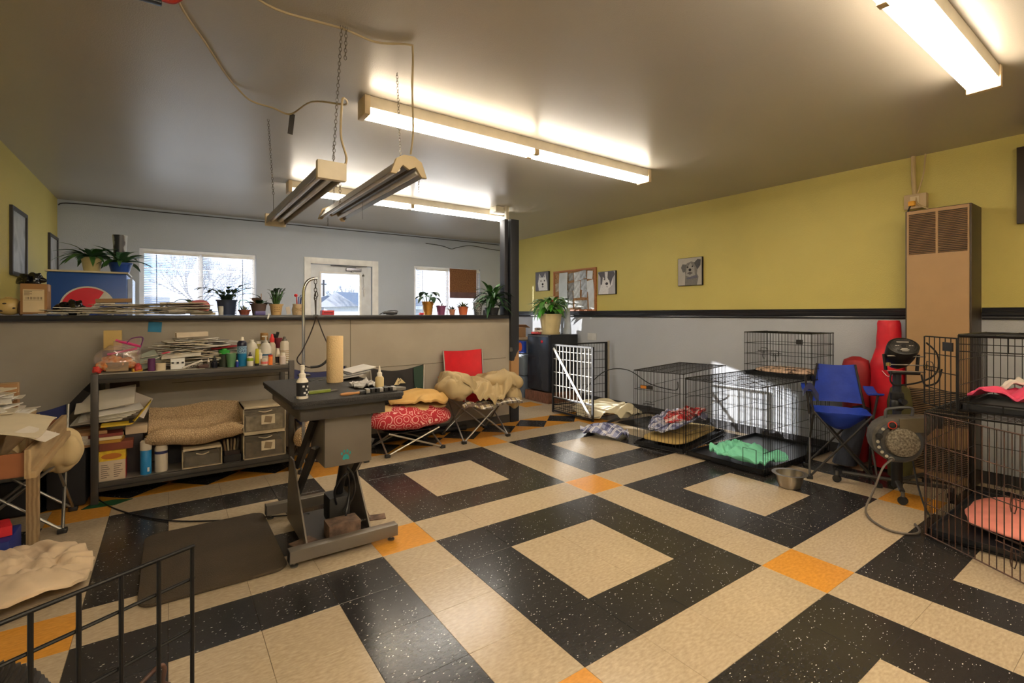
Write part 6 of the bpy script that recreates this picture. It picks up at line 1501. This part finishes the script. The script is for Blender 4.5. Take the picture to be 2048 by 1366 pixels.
MB().prism(upa + [(-.12, -.02), (-.03, -.035), (.04, .02)], .0012, Matrix.Translation((0, -.001, 0)) @ me_).build('emblem_red', M((216, 20, 48), .4), so)
loa = [(.172 * math.cos(R(a)), .172 * math.sin(R(a))) for a in range(200, 372, 6)]
MB().prism(loa + [(.1, .03), (.0, -.07), (-.08, -.075)], .0012, Matrix.Translation((0, -.001, 0)) @ me_).build('emblem_blue', M((22, 60, 140), .4), so)
p1 = thing('potted_plant', 'arching plant in a cream pot on the drinks cooler', 'plant', (-1.79, 4.66, 1.655))
pot(p1, .055, .075, .14, M((220, 204, 150), .5))
seg = [leaf_mesh(.22, .05, 1.1, M((70, 110, 76), .5, var=.2)), leaf_mesh(.26, .045, 1.3, GREENLEAF)]
foliage(p1, seg, 34, .13, .03, (0, 60), 21, (.8, 1.35))
p2 = thing('potted_plant', 'spiky plant in a blue pot on the drinks cooler', 'plant', (-1.585, 4.62, 1.655))
pot(p2, .065, .085, .10, M((24, 66, 150), .3)); foliage(p2, seg, 28, .09, .03, (5, 64), 22, (.7, 1.2))
vv = thing('striped_vase', 'dark striped tall vase beside the blue pot plant', 'vase', (-1.60, 4.80, 1.655))
MB().lathe([(0, 0), (.045, 0), (.05, .26), (.058, .38), (.055, .38), (.045, .26), (.04, .005), (0, .005)], (0, 0, 0), 22).build('vase_body', ramp_mat('striped_glaze', 'wave', [(.5, (30, 38, 50)), (.8, (60, 54, 58)), (.95, (170, 176, 180))], .3, 3, (1, 1, 3), dist=3), vv, smooth=35)
ctn = carton('brown carton with a large shipping label on the half wall', (-1.985, 3.57, ZK + .006), (.135, .15, .215), 0)
MB().bb(-.054, .054, -.0765, -.0755, .015, .175).build('shipping_label', M((216, 196, 160), .7), ctn)
pm = MB()
for k in range(16): pm.bb(-.04 + k * .0055, -.04 + k * .0055 + (.001 + .0022 * ((k * 7) % 3) / 2), -.0772, -.0765, .105, .122)
for k in range(4): pm.bb(-.048, -.02 + .012 * (k % 2), -.0772, -.0765, .134 + k * .008, .137 + k * .008)
pm.bb(-.05, .045, -.0772, -.0765, .166, .168); pm.bb(-.05, .045, -.0772, -.0765, .098, .0995)
pm.build('label_print', M((86, 72, 58), .7), ctn)
BAGB = M((18, 18, 20), .18, var=.1)
b = MB(); cushion(b, (-2.01, 3.57, ZK + .249), (.062, .05, .046), 5, .035, 20, 2.0, 48, 30)
o = b.build('plastic_bag', BAGB, smooth=25); tag(o, 'crumpled black plastic bag on the brown carton', 'bag')
b = MB(); cushion(b, (-1.80, 3.55, ZK + .05), (.07, .05, .055), 5, .05, 16, 2.0, 40, 26); tag(b.build('plastic_bag', BAGB, smooth=25), 'shiny black plastic bag balled up before the drinks cooler', 'bag')
dj = thing('dog_jar', 'cream spotted dog-shaped jar at the left end of the wall', 'jar', (-2.12, 3.56, ZK + .0))
b = MB(); cushion(b, (0, 0, .062), (.065, .055, .06), 1, .004, 6, 2, 32, 22, 0, 1.0); b.build('jar_body', M((206, 178, 116), .35, var=.08), dj, smooth=60)
MB().lathe([(.02, .118), (.018, .126), (0, .128)], (0, 0, 0), 16).build('lid_knob', M((206, 178, 116), .35), dj)
b = MB(); cushion(b, (.068, -.045, .05), (.016, .014, .052), 2, .004, 9, 2, 16, 14, R(0), 1.0); b.build('brown_ear', M((70, 44, 34), .5), dj, smooth=60)
for x, y, z in ((-.01, -.053, .08), (.03, -.048, .05), (-.03, -.045, .03)): 
    b = MB(); cushion(b, (x, y, z), (.012, .004, .006), 3, .001, 9, 2, 10, 8, 0, 1.0); b.build('spot', M((56, 42, 36), .5), dj, smooth=60)
paper_heap('long low heap of papers on the half wall cap', (-1.52, 3.56, ZK), 90, (.20, .045), (.26, .18), .0035, 31, lambda x, y: .08 * max(.3, 1 - ((x - .06) / .5) ** 2), [PAPERS[1], PAPERS[4], PAPERS[0], PAPERS[3]], 2)
paper_heap('second heap of newspapers before the larger window', (-1.14, 3.56, ZK), 44, (.09, .04), (.26, .18), .0035, 33, lambda x, y: .095 * max(.3, 1 - (x / .3) ** 2), [PAPERS[1], PAPERS[4], PAPERS[0], PAPERS[3]], 4)
sheet_thing('flat_carton', 'flat brown mailer on top of the wall papers', (-1.555, 3.55, ZK + .11), (.21, .16, .028), (0, -2, 3), M((150, 118, 82), .8), 'box')
# plants and oddments along the cap
pk = thing('napkin_holder', 'pink rounded plastic holder among the wall plants', 'holder', (-1.01, 3.60, ZK + .022))
b = MB(); cushion(b, (0, 0, .05), (.075, .03, .055), 1, .002, 5, 3.0, 32, 20, 0, 1.0); b.build('holder_body', M((206, 120, 124), .4), pk, smooth=60)
sheet_thing('note_block', 'cream notepad block under the pink holder', (-.99, 3.54, ZK + .012), (.17, .08, .022), (0, 0, 3), M((206, 192, 160), .8), 'notepad')
vp = thing('trailing_vine', 'thin trailing vine with sparse leaves before the window', 'plant', (-1.16, 3.66, ZK))
MB().tube(smooth_path([(.2, 0, .01), (.1, .0, .1), (.02, 0, .13), (-.06, 0, .08), (-.14, 0, .05)]), .003, 5).build('stem', DARKLEAF, vp)
MB().lathe([(0, 0), (.035, 0), (.045, .05), (0, .05)], (.2, 0, 0), 14).build('pot', M((96, 110, 120), .4), vp, smooth=35)
lv = leaf_mesh(.07, .045, .7, DARKLEAF)
for x, z, a in ((.12, .12, 40), (.06, .13, 200), (-.03, .10, 120), (-.08, .075, 60), (-.14, .05, 100), (.16, .08, 300), (.1, .09, 170)): put(lv, 'leaf', vp, (x, 0, z), (R(-20), 0, R(a)))
def cap_plant(label, x, potr, poth, potm, leaves, n, rad, pitch, seed, scs, y=3.58, name='potted_plant', stem=None, stemh=(0, 0)):
    t = thing(name, label, 'plant', (x, y, ZK)); pot(t, potr * .78, potr, poth, potm, .008); foliage(t, leaves, n, poth - .01, rad, pitch, seed, scs, stem=stem, stemh=stemh); return t
CACT = M((40, 66, 50), .5, var=.2)
cac = [leaf_mesh(.09, .032, .5, CACT), leaf_mesh(.08, .03, .8, CACT)]
t = thing('potted_plant', 'jointed holiday cactus in a dark pot before the window', 'plant', (-.815, 3.60, ZK))
pot(t, .06, .075, .13, M((44, 56, 84), .4), .008)
rnd = random.Random(17)
for k in range(15):
    a = 2 * math.pi * k / 15 + rnd.uniform(-.2, .2); p = Vector((.03 * math.cos(a), .03 * math.sin(a), .12)); pit = rnd.uniform(20, 62)
    for j in range(4 if k % 2 else 3):
        L_ = .085 * rnd.uniform(.8, 1.1)
        put(cac[0], 'leaf', t, p, (R(pit), 0, a - math.pi / 2), (1, L_ / .09, 1))
        d_ = Vector((math.cos(a) * math.cos(R(pit)), math.sin(a) * math.cos(R(pit)), math.sin(R(pit)))); p = p + d_ * L_ * .85 + Vector((0, 0, .004)); pit -= rnd.uniform(18, 34)
tag(MB().lathe([(0, 0), (.018, 0), (.018, .072), (.014, .075), (0, .075)], (-.865, 3.50, ZK), 18).build('vitamin_jar', M((196, 196, 190), .4), smooth=35), 'small white jar before the dark cactus pot', 'jar')
t = cap_plant('small brick-red square pot with faded stems and a green hoop', -.685, .043, .045, M((150, 82, 64), .6), [leaf_mesh(.05, .014, .5, M((150, 160, 140), .6))], 12, .03, (30, 80), 5, (.8, 1.3))
MB().tube(smooth_path([(-.04, 0, .04), (-.035, 0, .12), (.02, 0, .125), (.055, 0, .08)]), .003, 5).build('hoop', M((40, 160, 100), .4), t)
t = cap_plant('broad-leaved plant in a grey slatted planter', -.575, .062, .10, M((90, 74, 70), .6), [leaf_mesh(.15, .075, .8, M((34, 92, 44), .4)), leaf_mesh(.13, .07, .7, M((150, 118, 100), .5)), leaf_mesh(.14, .07, 1.0, DARKLEAF)], 8, .03, (10, 60), 6, (.7, 1.1))
MB().cyl((.02, 0, .09), (.02, 0, .19), .003, n=5).build('stake', KRAFT, t)
tag(MB().bb(-.615, -.535, 3.47, 3.53, ZK, ZK + .036).build('violet_tin', M((92, 84, 150), .4), bevel=.006), 'low violet tin before the slatted planter', 'tin')
t = cap_plant('jade plant in a tan pierced pot', -.435, .052, .098, M((206, 172, 118), .5), [leaf_mesh(.035, .022, .3, M((38, 60, 44), .5))], 46, .06, (0, 60), 7, (.8, 1.2), stem=.003, stemh=(.04, .14))
hl = MB()
for a in (-20, 0, 20):
    for z in (.03, .05, .07): 
        an = R(-90 + a); hl.lathe([(.004, 0), (.003, .001), (0, .001)], (0, 0, 0), 8, Matrix.Translation((math.cos(an) * (.042 + z * .1), math.sin(an) * (.042 + z * .1), z)) @ Matrix.Rotation(R(90), 4, 'X'))
hl.build('pierced_holes', M((110, 80, 50), .8), t)
cup = thing('pencil_jar', 'cream bone-patterned jar stuffed with pens and scissors', 'jar', (-.255, 3.56, ZK))
MB().lathe([(0, 0), (.048, 0), (.055, .05), (.045, .085), (.048, .10), (.043, .10), (.04, .085), (.05, .05), (.043, .006), (0, .006)], (0, 0, 0), 24).build('jar_body', M((206, 184, 148), .5), cup, smooth=35)
bo = MB(); bo.box((0, -.056, .05), (.085, .006, .014), ry=R(35)).box((0, -.057, .05), (.085, .006, .014), ry=R(-35)); bo.build('crossed_bones', M((186, 160, 122), .6), cup, bevel=.003)
for k, (x, c, h_) in enumerate([(-.02, (200, 40, 50), .18), (0, (40, 70, 160), .165), (.018, (40, 60, 150), .15), (.03, (60, 60, 66), .17), (-.008, (160, 60, 60), .14)]): MB().cyl((x * .4, .0, .02), (x, .01 * (k - 2), h_), .004, n=6).build('pen', M(c, .4), cup)
b = MB(); cushion(b, (-.022, -.01, .18), (.014, .012, .014), 1, .003, 20, 2, 12, 10, 0, 1); b.build('red_topper', M((206, 40, 52), .5), cup, smooth=60)
b = MB().tube([(.03 + .013 * math.cos(a), .01, .165 + .02 * math.sin(a)) for a in [k * math.pi / 5 for k in range(10)]], .003, 6, closed=True); b.build('scissor_ring', M((30, 36, 66), .4), cup)
sheet_thing('leaning_card', 'pale card leaning beside the bone-patterned jar', (-.35, 3.50, ZK + .04), (.035, .003, .07), (10, -12, 0), M((206, 196, 186), .6), 'card')
sheet_thing('paper_tag', 'white paper tag hanging over the wall cap edge', (-.52, 3.424, ZK - .012), (.012, .001, .05), (0, 12, 0), WHITEP, 'tag')
tag(MB().bb(-.06, .05, 3.50, 3.58, ZK, ZK + .044).build('red_tin', M((206, 52, 62), .45), bevel=.004), 'low red tin behind the grooming noose', 'tin')
rt_ = bpy.data.objects['red_tin']; MB().bb(-.045, .035, 3.4985, 3.4995, ZK + .017, ZK + .027).build('printed_line', M((150, 24, 40), .5), rt_)
hdv = thing('hair_clipper', 'black corded clipper lying on the wall cap', 'clipper', (.60, 3.56, ZK), R(6))
MB().tube(smooth_path([(-.06, 0, .02), (-.02, .0, .022), (.05, 0, .018), (.09, 0, .022)]), [.012] * 6 + [.02] * 7 + [.017] * 6, 10).build('handle', M((50, 50, 54), .4), hdv, smooth=60)
MB().tube(smooth_path([(.09, 0, .02), (.11, .02, .04), (.06, .04, .045), (-.02, .03, .035), (-.08, .01, .012), (-.10, -.01, .006)]), .004, 6).build('clipper_cord', BLACKM, hdv)
t = cap_plant('single-stem leafy plant in a gold foil pot', 1.045, .055, .12, M((190, 136, 60), .35, .5, bump=.6, bscale=30), [leaf_mesh(.11, .075, 1.3, DARKLEAF), leaf_mesh(.10, .07, 1.0, M((44, 88, 58), .5))], 11, .06, (-10, 30), 8, (.8, 1.15), stem=.003, stemh=(.06, .14))
rim = MB()
for k in range(14):
    a = 2 * math.pi * k / 14; rim.box((.058 * math.cos(a), .058 * math.sin(a), .128), (.006, .026, .034), rz=a, ry=R(24 if k % 2 else 8))
rim.build('foil_frill', M((196, 140, 60), .35, .5), t)
tag(MB().box((.955, 3.55, ZK + .012), (.05, .03, .024), rz=R(15)).build('red_trinket', M((216, 60, 70), .5), bevel=.008), 'little red trinket left of the gold foil pot', 'trinket')
cap_plant('wispy plant in a purple pot', 1.20, .05, .10, M((122, 64, 104), .5), [leaf_mesh(.05, .012, .6, M((120, 110, 90), .7))], 16, .035, (10, 75), 9, (.8, 1.3))
cap_plant('tiny clay pot of sprouts between purple and orange pots', 1.315, .034, .062, M((176, 120, 96), .6), [leaf_mesh(.06, .018, .6, M((44, 58, 52), .5))], 12, .02, (5, 60), 10, (.8, 1.2), y=3.54)
cap_plant('bushy succulent in an orange clay pot', 1.475, .055, .092, M((196, 104, 62), .6), [leaf_mesh(.06, .018, .7, M((110, 116, 84), .6)), leaf_mesh(.07, .016, .9, M((86, 100, 70), .6))], 40, .04, (0, 70), 12, (.8, 1.4))
mv = thing('speckled_vase', 'dark speckled flared vase beside the largest plant', 'vase', (1.66, 3.57, ZK))
MB().lathe([(0, 0), (.04, 0), (.055, .14), (.052, .14), (.037, .006), (0, .006)], (0, 0, 0), 24).build('vase_body', ramp_mat('speckle', 'noise', [(.45, (62, 66, 70)), (.6, (150, 152, 150))], .3, 80), mv, smooth=35)
t = cap_plant('large arching spider-leaved plant at the end of the wall', 1.86, .085, .085, M((38, 40, 44), .4), [leaf_mesh(.29, .042, 1.2, DARKLEAF, 8), leaf_mesh(.26, .045, 1.0, GREENLEAF, 8), leaf_mesh(.25, .042, 1.5, M((40, 84, 44), .5, var=.2), 8)], 84, .05, (-5, 66), 13, (.7, 1.1), stem=.004, stemh=(.02, .18))
